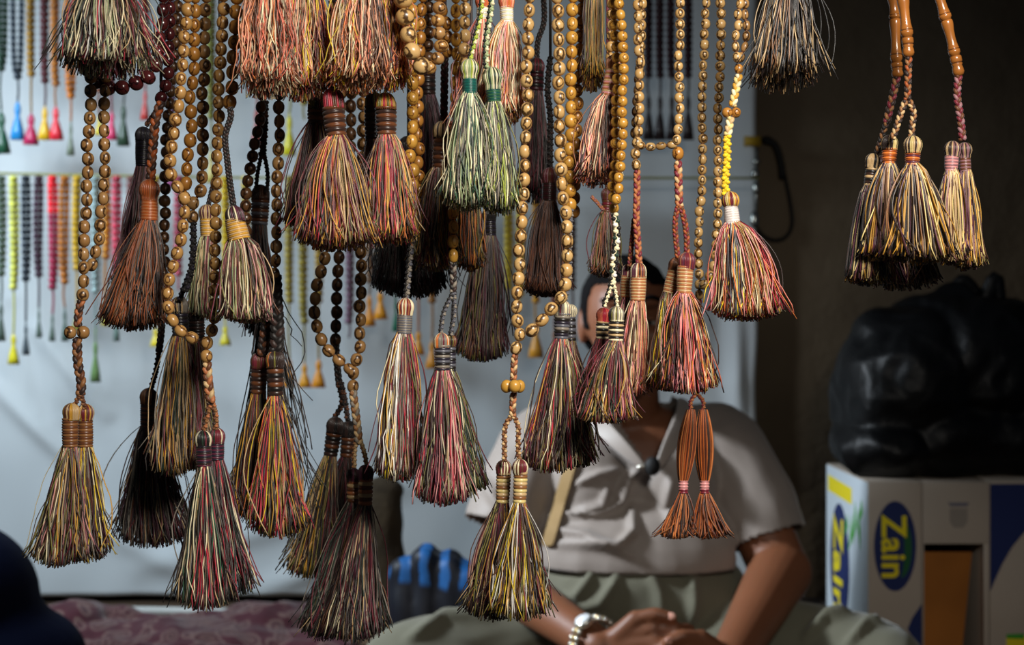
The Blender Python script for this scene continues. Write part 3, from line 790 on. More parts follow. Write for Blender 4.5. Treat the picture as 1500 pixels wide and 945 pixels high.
flatpoly('blue_print', [(x, BD, z) for x, z in [(c3x0+.0005, Z_(709)), (c3x1-.001, Z_(709)), (c3x1-.001, Z_(722)), (X_(1540), Z_(752)), (X_(1515), Z_(768)), (X_(1498), Z_(782)), (X_(1482), Z_(802)), (X_(1468), Z_(826)), (X_(1458), Z_(848)), (c3x0+.0005, Z_(866))]], M_INK['blue'], t3, .0008, (0, -1, 0))
flatpoly('yellow_patch', [(X_(1474), BD, Z_(933)), (X_(1540), BD, Z_(930)), (X_(1540), BD, Z_(975)), (X_(1474), BD, Z_(975))][::-1], M_INK['yellow'], t3, .0008, (0, -1, 0))
flatpoly('green_patch', [(X_(1474), BD-.001, Z_(929)), (X_(1500), BD-.001, Z_(928)), (X_(1500), BD-.001, Z_(936)), (X_(1474), BD-.001, Z_(935))][::-1], M_INK['green'], t3, .0006, (0, -1, 0))

# garbage bag
M_BAG = mat('black_bin_liner', '040405', rough=.45, spec=.28, bump=(22, .35, .012))
def bagdisp(co, nr):
    out = ndisp(.014, 7, seed=4, amp2=.004, fr2=22, sharp=True)(co, nr)
    out[:, 2] = np.maximum(out[:, 2], BTOP+.003); return out
BZ = BTOP
def e_(px, py, D, rx, ry, rz): return ((X_(px, D), D, Z_(py, D)), (rx, ry, rz))
bg = thing('garbage_bag', 'stuffed black plastic bag sitting on the printed cartons', 'bag', (X_(1370), 2.9, BTOP))
o, _, _ = blob('bag_body', [], [e_(1290, 585, 2.88, .095, .13, .15), e_(1335, 560, 2.86, .13, .12, .15), e_(1430, 540, 2.87, .15, .12, .14), e_(1300, 500, 2.9, .08, .10, .07), e_(1385, 480, 2.91, .11, .09, .07), e_(1262, 540, 2.9, .055, .09, .08), e_(1290, 655, 2.87, .105, .14, .075), e_(1375, 560, 2.92, .15, .15, .17), e_(1390, 640, 2.88, .20, .14, .10),
                                e_(1460, 570, 2.92, .13, .14, .17), e_(1500, 640, 2.9, .16, .14, .11), e_(1395, 460, 2.92, .06, .06, .06), e_(1340, 475, 2.92, .07, .07, .06), e_(1475, 490, 2.92, .07, .07, .08), e_(1440, 480, 2.9, .08, .08, .06)],
               .008, M_BAG, bg, 3, bagdisp)
mb = MB()
for (a, b, cc_) in [((1400, 440), (1410, 412), (1432, 430)), ((1445, 440), (1458, 408), (1466, 440))]:
    p = crom(pts3([a, b, cc_], 2.92), .006); tube(mb, p, np.linspace(.02, .012, len(p)), sides=10, flat=.5)
mb.build('tied_ears', M_BAG, bg, cols=False)

# hanging cable and clamp on the wall
mb = MB(); cpts = [(1112, 205), (1128, 203), (1142, 225), (1150, 260), (1158, 300), (1160, 330), (1150, 348), (1133, 352), (1115, 343), (1105, 325)]
tube(mb, crom(pts3(cpts, 3.452), .01), .0048, sides=8)
p = crom(pts3([(1118, 205), (1135, 212), (1144, 240), (1146, 262)], 3.448), .01); tube(mb, p, .009, sides=8)
tag(mb.build('cable', mat('black_rubber', '0c0a09', rough=.6), cols=False), 'black cable loop hanging against the dark wall beside the sheet', 'cable')
cl = thing('clamp', 'small metal clamp with a yellow tab on the right edge of the sheet', 'clamp', P(1107, 250, 3.365))
M_STEEL = mat('steel', 'b0b4b0', rough=.25, metal=1)
mb = MB()
ellipsoid(mb, P(1108, 237, 3.365), (.009, .008, .009)); ellipsoid(mb, P(1106, 255, 3.365), (.010, .009, .013)); ellipsoid(mb, P(1107, 276, 3.365), (.008, .008, .018)); ellipsoid(mb, P(1105, 322, 3.365), (.011, .008, .022))
tube(mb, [P(1108, 215, 3.365), P(1107, 345, 3.365)], .004, sides=8); mb.build('body', M_STEEL, cl, cols=False)
mb = MB(); box(mb, P(1090, 214, 3.365)-np.array([0, .004, 0]), P(1114, 200, 3.365)+np.array([0, .004, 0])); mb.build('yellow_tab', mat('yellow_plastic', 'a8861c', rough=.5), cl, smooth=False, cols=False)

# ================================================================== THE SEATED MAN
M_SKIN = mat('skin', '784a31', rough=.5, spec=.4, sss=.08, bump=(120, .12, .001), var=(9, .06))
M_SHIRT = mat('shirt_cloth', '8c8179', rough=.56, spec=.3, sheen=.2, bump=(300, .1, .001))
M_TROU = mat('trouser_cloth', '626050', rough=.85, sheen=.2, bump=(200, .1, .001))
M_HAIR = mat('hair', '0a0809', rough=.85, spec=.1, bump=(160, .5, .003))
man = thing('person', 'seated man in a pale short-sleeved shirt behind the tassels, hands in his lap', 'person', (.21, 2.5, PT))
hx = .202
body_caps = [((hx, 2.52, 1.17), .056, (hx+.005, 2.56, 1.05), .062),                     # neck
             ((.06, 2.57, 1.03), .05, (.37, 2.57, 1.03), .05),                          # shoulders
             ((.045, 2.56, 1.02), .052, (-.03, 2.47, .815), .045),                      # upper arm, image left
             ((-.03, 2.46, .81), .047, (.135, 2.20, .748), .030),                       # forearm
             ((.385, 2.56, 1.02), .055, (.462, 2.46, .825), .052),
             ((.462, 2.45, .82), .055, (.335, 2.19, .728), .033),
             ((.12, 2.50, .68), .075, (-.15, 2.29, .685), .055), ((.31, 2.50, .68), .075, (.58, 2.31, .68), .055),
             ((-.15, 2.29, .67), .05, (.22, 2.12, .63), .032), ((.58, 2.31, .67), .05, (.16, 2.17, .63), .032),
             ((.22, 2.12, .625), .032, (.31, 2.09, .615), .026), ((.16, 2.17, .625), .032, (.09, 2.08, .615), .026)]
body_ells = [((hx, 2.49, 1.268), (.078, .094, .092)), ((hx, 2.455, 1.20), (.060, .066, .075)), ((hx, 2.42, 1.145), (.030, .026, .022)),   # skull, jaw, chin
             ((hx, 2.40, 1.285), (.052, .018, .012)),                                     # brow
             ((hx-.035, 2.412, 1.225), (.022, .016, .020)), ((hx+.035, 2.412, 1.225), (.022, .016, .020)),   # cheeks
             ((hx, 2.387, 1.213), (.017, .017, .014)), ((hx-.012, 2.395, 1.209), (.009, .010, .008)), ((hx+.012, 2.395, 1.209), (.009, .010, .008)),
             ((hx, 2.398, 1.180), (.024, .012, .006)), ((hx, 2.399, 1.169), (.021, .012, .007)),
             ((hx-.078, 2.49, 1.245), (.010, .020, .033)), ((hx+.078, 2.49, 1.245), (.010, .020, .033)),
             ((.215, 2.56, .96), (.155, .095, .15)), ((.215, 2.53, .82), (.15, .11, .14)), ((.215, 2.52, .70), (.16, .12, .10))]
body_caps += [((hx, 2.395, 1.262), .010, (hx, 2.386, 1.222), .012)]
# hands: palm + four fingers + thumb, each finger two bent segments
def hand(wrist, fwd, up, side, palm_r=.027, curl=1.0, s=1.0):
    """fwd along the fingers, up = back of the hand, side = thumb side"""
    wv, f, u, sd = [np.array(q, float) for q in (wrist, fwd, up, side)]
    f /= np.linalg.norm(f); sd = sd-f*np.dot(sd, f); sd /= np.linalg.norm(sd); u = np.cross(f, sd)*(1 if np.dot(np.cross(f, sd), u) > 0 else -1)
    cp, el = [], []
    for k_, (o_, ln) in enumerate([(.030, .078), (.010, .085), (-.010, .080), (-.029, .070)]):
        b0 = wv+f*.012*s+sd*o_*.6*s; b1 = wv+f*(.078-.004*abs(k_-1))*s+sd*o_*s
        cp.append((b0, .0165*s, b1, .0125*s))
        a1 = b1+(f*.036-u*.012*curl)*s; a2 = a1+(f*.014-u*.026*curl)*s; a3 = a2+(-f*.010-u*.016*curl)*s
        cp += [(b1, .0105*s, a1, .0095*s), (a1, .0095*s, a2, .0086*s), (a2, .0086*s, a3, .0075*s)]
    t0 = wv+f*.020*s+sd*.020*s; t1_ = wv+(f*.050+sd*.046+u*.004)*s; t2_ = wv+(f*.082+sd*.052+u*.004)*s; t3_ = wv+(f*.104+sd*.046-u*.002)*s
    cp += [(t0, .018*s, t1_, .014*s), (t1_, .0125*s, t2_, .0112*s), (t2_, .011*s, t3_, .0092*s)]
    return cp, (t3_, f, sd, u)
h1, th1 = hand((.145, 2.19, .745), (1, -.32, .10), (-.05, -.75, .6), (.0, .25, 1))
h2, th2 = hand((.335, 2.18, .725), (-.95, -.40, -.02), (0, -.8, .6), (0, .15, 1))
body, bco, bFA = blob('body', body_caps+h1+h2, body_ells, .0042, M_SKIN, man, 3)
# eyes, eyebrows, nails
M_EYE = mat('eye_white', 'd8d4cc', rough=.2); M_LIP = mat('lips', '8a4a40', rough=.5); M_NAIL = mat('nail', 'd8a08c', rough=.3)
for s in (-1, 1):
    mb = MB(); ellipsoid(mb, (hx+s*.031, 2.414, 1.250), (.0125, .0105, .0065), c('b8b0a6')); ellipsoid(mb, (hx+s*.031, 2.4050, 1.2495), (.0052, .003, .0050), c('1c120c'))
    mb.build('eye', M_CORD, man)
    mb = MB(); tube(mb, crom(np.array([(hx+s*.018, 2.408, 1.254), (hx+s*.031, 2.4015, 1.2575), (hx+s*.045, 2.409, 1.254)]), .003), .0042, sides=8); mb.build('eyelid', M_SKIN, man, cols=False)
    mb = MB(); tube(mb, crom(np.array([(hx+s*.012, 2.386, 1.287), (hx+s*.032, 2.384, 1.293), (hx+s*.052, 2.395, 1.286)]), .004), .0038, sides=6); mb.build('eyebrow', M_HAIR, man, cols=False)
mb = MB(); tube(mb, crom(np.array([(hx-.026, 2.392, 1.190), (hx, 2.384, 1.195), (hx+.026, 2.392, 1.190)]), .004), [.005]*int(1) if False else .0055, sides=6); mb.build('moustache', M_HAIR, man, cols=False)
for tt in (th1, th2):
    mb = MB(); q, f_, sd_, u_ = tt; R_ = np.array([f_, sd_, u_]).T
    ellipsoid(mb, q+f_*.001+u_*.0078+sd_*.002, (.0075, .0058, .0022), rot=R_); mb.build('nail', M_NAIL, man, cols=False)
# hair
def hairdisp(co, nr):
    out = co.copy()
    for i in range(len(co)):
        x, y, z = co[i]
        face = (y < 2.452 and z < 1.315) or (z < 1.20) or (abs(x-hx) > .05 and z < 1.235 and y < 2.50)
        if face: out[i] = np.array([hx, 2.50, 1.262])+(co[i]-np.array([hx, 2.50, 1.262]))*.80
    out = ndisp(.004, 40, seed=3)(out, nr); return out
blob('hair', [], [((hx, 2.498, 1.272), (.0845, .099, .098)), ((hx-.055, 2.50, 1.25), (.030, .05, .055)), ((hx+.055, 2.50, 1.25), (.030, .05, .055))], .005, M_HAIR, man, 3, hairdisp)

# shirt
ridges = [([(940, 688), (915, 705), (905, 735), (880, 752), (800, 758)], .015, .007), ([(905, 690), (880, 694), (845, 708)], .012, .006), ([(890, 715), (882, 738), (840, 750)], .011, .006),
          ([(925, 745), (928, 780), (905, 800), (820, 796)], .014, .008), ([(985, 700), (975, 740), (985, 770)], .012, .009), ([(800, 775), (860, 785), (920, 812)], .012, .009),
          ([(700, 690), (730, 740), (790, 765)], .008, .010), ([(880, 620), (905, 650), (935, 690)], .010, .008)]
RD = 2.44
def ridgefn(co, nr, ridges, RD=2.44):
    out = co.copy(); X = co[:, 0]*RD/co[:, 1]*1.0; px = 750+co[:, 0]/co[:, 1]*F; py = 472.5-(co[:, 2]-CZ)/co[:, 1]*F
    sc = F/RD
    for pts, a, wd in ridges:
        best = np.full(len(co), 1e9); tb = np.zeros(len(co)); n = len(pts)-1
        for i in range(n):
            x0, y0 = pts[i]; x1, y1 = pts[i+1]; dx, dy = x1-x0, y1-y0
            t = np.clip(((px-x0)*dx+(py-y0)*dy)/(dx*dx+dy*dy), 0, 1); d = np.hypot(px-x0-dx*t, py-y0-dy*t)
            m = d < best; best[m] = d[m]; tb[m] = (i+t[m])/n
        wp = wd*sc*.9; h = 1.35*a*np.exp(-(best/wp)**2)*np.sin(np.pi*np.clip(tb*.9+.05, 0, 1))**.6
        front = (nr[:, 1] < -.1)
        out += nr*(h*front)[:, None]
    return out
def shirtdisp(co, nr):
    o_ = ndisp(.011, 8, (1, 1, .7), seed=6, amp2=.003, fr2=24)(co, nr); return ridgefn(o_, nr, ridges)
ax_, az_ = (955-750)/F*2.44, CZ-(683-472.5)/F*2.44
def vneck(co):
    z = co[:, 2]; x = co[:, 0]; fr = co[:, 1] < 2.56
    top = 1.13; t = np.clip((z-az_)/(top-az_), 0, None); xl = ax_-.002-t*.085; xr = ax_+.002+t*.065
    k1 = fr & (z > az_) & (x > xl) & (x < xr)
    neck = (z > 1.105) & (np.abs(x-hx) < .085)
    # open ends: sleeves and hem
    k2 = np.zeros(len(co), bool)
    for (e0, d0) in (((-.020, 2.50, .888), (-.30, -.28, -.9)), ((.452, 2.50, .870), (.30, -.28, -.9))):
        d0 = np.array(d0)/np.linalg.norm(d0); rel = co-np.array(e0); k2 |= ((rel @ d0) > 0) & (np.linalg.norm(rel, axis=1) < .13) & (np.abs(co[:, 0]-.215) > .17)
    hem = (z < .825-.0)
    return k1 | neck | k2 | (hem & (np.abs(x-.215) < .2))
sh_caps = [((.055, 2.57, 1.035), .066, (.375, 2.57, 1.035), .066), ((.045, 2.56, 1.02), .072, (-.028, 2.48, .855), .066), ((.385, 2.56, 1.02), .075, (.462, 2.48, .84), .070),
           ((.14, 2.565, 1.07), .05, (.27, 2.565, 1.07), .05)]
sh_ells = [((.215, 2.555, .955), (.185, .118, .17)), ((.22, 2.53, .84), (.21, .148, .13)), ((.15, 2.5, .97), (.08, .08, .09)), ((.28, 2.5, .97), (.08, .08, .09))]
shirt, sco, sFA = blob('shirt', sh_caps, sh_ells, .0055, M_SHIRT, man, 6, shirtdisp, vneck, thick=.0025)
sv = [Vector(v) for v in sco]; sf = [tuple(int(i) for i in f) for A in sFA for f in A]; SB = BVHTree.FromPolygons(sv, sf)
def on_shirt(px, py, off=.004):
    d = Vector(((px-750)/F, 1, -(py-472.5)/F)).normalized(); h = SB.ray_cast(Vector((0, 0, CZ)), d)
    if h[0] is None: return None
    return np.array(h[0]-d*off)
def ribbon(name, a, b, m, parent, th=.002):
    a = np.array(a); b = np.array(b); n = len(a); V = np.vstack([a, b]); Q = np.array([(i, i+1, n+i+1, n+i) for i in range(n-1)])
    o = mesh_obj(name, V, [Q], m, parent); md = o.modifiers.new('t', 'SOLIDIFY'); md.thickness = th; md.offset = 0
    md2 = o.modifiers.new('s', 'SUBSURF'); md2.levels = 1; md2.render_levels = 1; return o
# collar flaps
M_COLL = mat('collar_cloth', '968b83', rough=.5, sheen=.2)
def col_pt(px, py, D): return P(px, py, D)
ribbon('collar', [col_pt(954, 690, 2.385), col_pt(925, 652, 2.39), col_pt(897, 620, 2.42), col_pt(876, 596, 2.47), col_pt(872, 575, 2.53)],
       [col_pt(944, 694, 2.385), col_pt(905, 664, 2.40), col_pt(870, 638, 2.43), col_pt(846, 612, 2.48), col_pt(850, 590, 2.55)], M_COLL, man)
ribbon('collar', [col_pt(956, 690, 2.385), col_pt(968, 652, 2.39), col_pt(981, 620, 2.42), col_pt(992, 596, 2.47), col_pt(990, 575, 2.53)],
       [col_pt(966, 694, 2.385), col_pt(990, 660, 2.40), col_pt(1012, 632, 2.43), col_pt(1024, 610, 2.48), col_pt(1015, 590, 2.55)], M_COLL, man)
# trousers
tr_caps = [((.12, 2.50, .69), .105, (-.165, 2.29, .69), .078), ((.31, 2.50, .69), .105, (.60, 2.31, .69), .078),
           ((-.165, 2.29, .675), .07, (.17, 2.14, .64), .05), ((.60, 2.31, .675), .07, (.22, 2.18, .64), .05)]
tr_ells = [((.215, 2.55, .69), (.23, .14, .105)), ((.22, 2.505, .775), (.20, .132, .105))]
def trdisp(co, nr):
    o_ = ndisp(.012, 9, (.7, 1, 1), seed=16, amp2=.004, fr2=22)(co, nr)
    o_ = ridgefn(o_, nr, [([(868, 830), (864, 850), (845, 874), (822, 876)], .011, .008), ([(905, 832), (900, 856), (880, 884), (850, 890)], .010, .009), ([(950, 836), (965, 868), (970, 900)], .009, .010),
                          ([(1010, 830), (1015, 880), (1010, 915)], .012, .010), ([(1180, 935), (1210, 905), (1250, 893)], .014, .009), ([(1240, 945), (1270, 915), (1310, 905)], .012, .008),
                          ([(600, 935), (650, 905), (720, 900)], .012, .010)], 2.38)
    o_[:, 2] = np.maximum(o_[:, 2], PT+.002); return o_
blob('trousers', tr_caps, tr_ells, .0065, M_TROU, man, 6, trdisp)
# watch
wc = np.array([.128, 2.212, .752]); wd = np.array([.50, -.83, -.02]); wd /= np.linalg.norm(wd)
s_ = np.cross(wd, [0, 0, 1.]); s_ /= np.linalg.norm(s_); v_ = np.cross(s_, wd)
M_SILVER = mat('watch_metal', 'd8d4c8', rough=.25, metal=.85); M_GOLD = mat('watch_gold', 'c8a868', rough=.3, metal=.85); M_DIAL = mat('watch_dial', 'e4e8ea', rough=.2)
wa = thing('wristwatch', 'silver and gold wristwatch on the man\'s left-side wrist in the photo', 'watch', wc)
mb = MB(); mg = MB()
for i in range(22):
    a = 2*math.pi*i/22; q = wc+(s_*math.cos(a)+v_*math.sin(a))*.0385
    for kx in (-1, 0, 1): ellipsoid((mg if kx == 0 else mb), q+wd*kx*.0065, (.0046, .0046, .0052), nu=8, nv=6)
mb.build('bracelet', M_SILVER, wa, cols=False); mg.build('gold_links', M_GOLD, wa, cols=False)
dn = (-np.array([0, 1, 0])*.75+np.array([0, 0, 1])*.66); dn = dn-wd*dn.dot(wd); dn /= np.linalg.norm(dn)
mb = MB(); lathe(mb, wc+dn*.034, wc+dn*.046, [(0, .013), (.3, .0155), (.8, .0155), (1, .013)], sides=24); ca = mb.build('case', M_SILVER, wa, cols=False)
mb = MB(); lathe(mb, wc+dn*.0455, wc+dn*.0468, [(0, .0125), (1, .0120)], sides=24); mb.build('dial', M_DIAL, ca, cols=False)
# clip microphone
mp_ = P(956, 683, 2.36)
mc = thing('lapel_microphone', 'small black clip-on microphone at the shirt opening', 'microphone', mp_)
mb = MB(); ellipsoid(mb, mp_, (.013, .011, .016)); mb.build('body', mat('black_foam', '0b0b0c', rough=.7), mc, cols=False)
mb = MB(); lathe(mb, mp_+np.array([.002, -.010, .001]), mp_+np.array([.002, -.0125, .001]), [(0, .005), (1, .004)], sides=14); dd = mb.build('ring', mat('green_ring', '6a8a30', rough=.4), mc, cols=False)
mb = MB(); tube(mb, [mp_+np.array([-.012, 0, .001]), mp_+np.array([-.026, 0.002, -.002])], [.004, .002], sides=8); mb.build('clip', M_SILVER, mc, cols=False)
# strap
A_, B_ = [], []
for t in np.linspace(0, 1, 14):
    px = 838-(838-800)*t; py = 668+(800-668)*t; q1 = on_shirt(px-9, py, .010); q2 = on_shirt(px+11, py+3, .010)
    if q1 is not None and q2 is not None: A_.append(q1); B_.append(q2)
if len(A_) > 2:
    st = ribbon('shoulder_strap', A_, B_, mat('strap_webbing', '8a7048', rough=.8), None, .002)
    tag(st, 'tan strap lying slanted across the left side of the man\'s shirt', 'strap')

# ================================================================== FOREGROUND
GB = 'bead strings hanging across the front'
# ---- 1 two strand wooden loop at the far left
D = .985
t = pbeads('wooden bead loop at far left ending in two brown bound multicolour tassels', (118, 830), D)
beads(t, [(133, -26), (133, 135), (130, 190), (128, 240), (128, 290), (124, 330), (123, 375), (122, 405), (121, 432)], D, 17.5, 'brown', 20, cordcol='brown')
beads(t, [(154, -26), (154, 135), (152, 190), (153, 240), (151, 290), (147, 330), (143, 362), (135, 388)], D+.012, 17, 'brown', 20)
braid(t, [(119, 440), (115, 460), (114, 478)], D, 13, ['brown', 'dkbrown', 'copper'])
for x in (103, 122): place_bead(t, 'brown', P(x, 487, D), (0, 0, 1), 9/F*D, 9.5/F*D, 'side_bead')
braid(t, [(113, 496), (114, 530), (119, 560), (118, 578)], D, 15, ['brown', 'dkbrown', 'bronze'])
knobs(t, [(117, 576), (111, 590), (107, 598)], D, 8, ['brown', 'bronze'])
knobs(t, [(118, 576), (122, 590), (124, 598)], D, 8, ['brown', 'bronze'])
tassel(t, (105, 604, 12), ((103, 612), (103, 655), 11.5, 11), ['bronze', 'brown'], 11, (43, 128, 830), ['cream', 'tan', 'gold', 'brown', 'maroon', 'dkbrown', 'dkbrown', 'pink', 'olive', 'grey'], D, 230, seed=1, wav=1.3)
tassel(t, (125, 605, 12), ((125, 612), (125, 655), 10.5, 11), ['bronze', 'brown'], 11, (85, 163, 824), ['cream', 'gold', 'brown', 'maroon', 'dkbrown', 'yellow', 'plum', 'grey', 'dkbrown'], D+.02, 230, seed=2, wav=1.3)
# ---- 2 big top left tassel, maroon loop behind
D = .94
t = ptassel('large cream, green and maroon tassel cut by the top left of the frame', (155, 115), D)
tassel(t, (158, -92, 14), ((158, -84), (158, -40), 13, 14), ['maroon', 'dkbrown'], 8, (84, 232, 112), ['cream', 'cream', 'white', 'tan', 'dkgreen', 'black', 'maroon', 'red', 'dkbrown', 'sage'], D, 420, part=False, seed=3, p=.62, stray=14, yl=(0, 0), wav=1.2)
hang(t, 158, -100, D)
D = 1.0
t = pbeads('glossy maroon bead loop whose lower curve shows under the large top left tassel', (175, 128), D)
beads(t, [(128, -26), (128, 90), (136, 118), (155, 128), (177, 129), (198, 122), (218, 114), (229, 95), (231, 70), (238, 20), (240, -26)][:8], D, 22, 'maroon', 22)
beads(t, [(240, -26), (238, 30), (234, 66), (229, 96)], D, 18, 'maroon', 20)
t = pbeads('dark maroon bead strand left of the golden wooden strands, with a rust tassel', (190, 480), 1.0)
beads(t, [(248, -26), (248, 40), (247, 72), (247, 98), (246, 118), (236, 144)], 1.03, 18, 'maroon', 20)
braid(t, [(236, 150), (228, 175), (225, 205), (222, 240), (221, 262)], 1.0, 15, ['brown', 'rust', 'dkbrown'])
tassel(t, (219, 278, 14), ((219, 292), (218, 323), 11.5, 13), ['copper', 'rust'], 14, (143, 242, 487), ['rust', 'brown', 'dkbrown', 'copper', 'rust', 'black', 'bronze'], 1.0, 430, seed=4, hpal=['rust', 'brown', 'copper'], stray=7, wav=.7, wrapr=.05)
t = ptassel('slim brown purple tassel with a smooth black binding left of the rust tassel', (205, 420), 1.05)
braid(t, [(236, 150), (224, 170), (214, 184)], 1.05, 8, ['brown', 'dkbrown'])
hang(t, 236, 150, 1.05, 'dkbrown')
tassel(t, (210, 198, 11), ((210, 200), (209, 244), 11, 10), ['black', 'navy'], 16, (168, 222, 430), ['mauve', 'brown', 'plum', 'dkbrown', 'mauve'], 1.05, 170, part=False, seed=5, hpal=['black', 'navy'], stray=9, wrapr=.04, p=1.1)
# dim brown strand behind rust tassel
t = pbeads('dim brown bead strand hanging right behind the rust tassel', (243, 470), 1.1)
beads(t, [(262, -26), (258, 60), (248, 150), (243, 220), (242, 300), (240, 380), (238, 455)], 1.1, 17, 'dark', 18)
braid(t, [(238, 462), (236, 490), (233, 515)], 1.1, 11, ['dkbrown', 'black'])
knobs(t, [(233, 515), (228, 545), (221, 570)], 1.1, 9, ['dkbrown', 'brown', 'black'])
tassel(t, (218, 582, 12), ((218, 584), (216, 626), 11.5, 10), ['brown', 'dkbrown'], 13, (172, 283, 800), ['grey', 'brown', 'dkbrown', 'maroon', 'tan', 'grey', 'plum', 'black'], 1.1, 360, seed=6, stray=9, hpal=['brown', 'dkbrown', 'bronze'], p=.8)
# ---- 3 big wooden loop (a..d) ending at (303,519)
D = .975
t = pbeads('golden wooden bead loop left of centre ending in dark bound green and maroon tassels', (312, 895), D)
beads(t, [(275, -26), (274, 20), (268, 60), (267, 95), (264, 138), (257, 181), (250, 225), (249, 247), (255, 268), (268, 285), (270, 310), (267, 342), (258, 378), (248, 414), (245, 440), (249, 464), (262, 483), (282, 495)], D, 18.5, 'honey', 20)
beads(t, [(327, -26), (327, 10), (325, 52), (323, 95), (320, 136), (320, 179), (318, 222), (318, 263), (316, 304), (317, 345), (315, 385), (315, 423), (315, 450), (312, 478), (304, 498), (303, 522)], D, 18, 'honey', 20)
braid(t, [(303, 532), (305, 560), (309, 590)], D, 15, ['copper', 'tan', 'brown'], name='braided_cord')
knobs(t, [(308, 588), (303, 610), (298, 632)], D, 9, ['bronze', 'dkbrown', 'copper', 'brown'])
knobs(t, [(311, 588), (316, 610), (315, 628)], D, 9, ['bronze', 'dkbrown', 'copper', 'brown'])
tassel(t, (298, 644, 12), ((298, 650), (299, 683), 11, 11), ['plum', 'navy', 'dkbrown'], 13, (257, 345, 893), ['dkgreen', 'cream', 'black', 'maroon', 'dkbrown', 'red', 'tan', 'green', 'dkbrown', 'grey'], D, 260, seed=7, wav=1.2, stray=6)
tassel(t, (317, 640, 12), ((317, 644), (317, 674), 11, 11), ['navy', 'plum'], 11, (285, 373, 878), ['maroon', 'maroon', 'cream', 'dkgreen', 'red', 'black', 'plum', 'dkgreen'], D+.02, 240, seed=8, wav=1.1)
# ---- 4 strands b, c
D = 1.01
t = pbeads('wooden beads just inside the golden loop, with black knotted cord and two dark tassels', (262, 700), D)
beads(t, [(286, -26), (286, 20), (285, 62), (284, 105), (279, 150), (280, 187), (276, 225), (273, 262), (270, 290)], D, 18, 'amber', 20.5)
beads(t, [(303, -26), (301, 15), (300, 60), (299, 105), (296, 150), (297, 192), (297, 235), (294, 278), (284, 298), (283, 318)], D+.005, 18, 'brown', 20.5)
knobs(t, [(283, 328), (283, 360), (280, 395), (272, 425)], D, 11, ['black', 'black', 'navy'])
knobs(t, [(278, 400), (268, 425), (264, 438)], D+.01, 9, ['black', 'navy'])
tassel(t, (263, 448, 12), ((263, 455), (265, 492), 11.5, 12), ['black', 'navy'], 8, (222, 285, 698), ['grey', 'olive', 'brown', 'tan', 'gold', 'dkbrown', 'dkgreen', 'maroon'], D+.02, 250, seed=9, hpal=['grey', 'black', 'tan'], stray=5, p=.7)
tassel(t, (287, 460, 12), ((287, 466), (288, 500), 12, 12), ['black', 'dkbrown'], 8, (262, 322, 690), ['brown', 'olive', 'dkbrown', 'maroon', 'grey', 'dkbrown', 'tan'], D+.035, 230, seed=10, hpal=['black', 'dkbrown'], stray=3, p=.7)
t = pbeads('wooden bead strand cut short above the pale pink tassel, with a thick black cord', (346, 475), .95)
beads(t, [(347, -26), (347, 12), (344, 58), (341, 105), (340, 128), (336, 150)], .96, 20, 'amber', 23)
braid(t, [(337, 158), (338, 172), (330, 200), (333, 235), (337, 268), (343, 308)], .95, 10, ['black', 'dkbrown', 'black'], 1.2)
tassel(t, (344, 316, 13), ((343, 320), (351, 352), 13.5, 16), ['tan', 'gold'], 12, (322, 399, 475), ['cream', 'pink', 'sage', 'olive', 'cream', 'maroon', 'tan', 'pink', 'brown'], .95, 320, seed=11, p=.42, hpal=['plum', 'cream', 'dkbrown'], wav=1.1, ragged=.02, stray=3)
t = ptassel('pinkish cream tassel with a tan binding half hidden left of the pale pink one', (294, 470), 1.04)
hang(t, 322, 170, 1.04, 'black')
braid(t, [(322, 165), (318, 245), (310, 280), (305, 302)], 1.04, 8, ['black', 'dkbrown', 'black'])
tassel(t, (303, 312, 11), ((303, 318), (304, 347), 10, 10), ['tan', 'gold'], 11, (276, 313, 470), ['cream', 'pink', 'tan', 'olive', 'brown', 'maroon', 'sage'], 1.04, 190, part=False, seed=12, p=.7, hpal=['plum', 'tan'])
t = ptassel('dark brown tassel with a dark ribbed binding behind the pale pink one', (385, 520), 1.09)
hang(t, 385, 150, 1.09, 'dkbrown')
knobs(t, [(388, 150), (387, 190), (384, 230)], 1.08, 12, ['dkbrown', 'brown', 'black'])
knobs(t, [(383, 225), (377, 255), (375, 280)], 1.08, 7, ['dkbrown', 'black']); knobs(t, [(387, 225), (392, 255), (391, 280)], 1.08, 7, ['dkbrown', 'black'])
tassel(t, (382, 284, 12), ((382, 288), (380, 330), 13, 12), ['dkbrown', 'brown', 'slate'], 9, (360, 402, 500), ['dkbrown', 'brown', 'black', 'plum'], 1.09, 180, part=False, seed=13, hpal=['dkbrown', 'brown'])
t = pbeads('short dim brown bead strand curving beside the dark braid left of centre', (360, 440), 1.06)
beads(t, [(384, -26), (384, 120), (380, 180), (373, 205), (368, 235), (364, 262), (361, 290), (360, 330), (362, 380), (360, 430)], 1.06, 17, 'dark', 18)
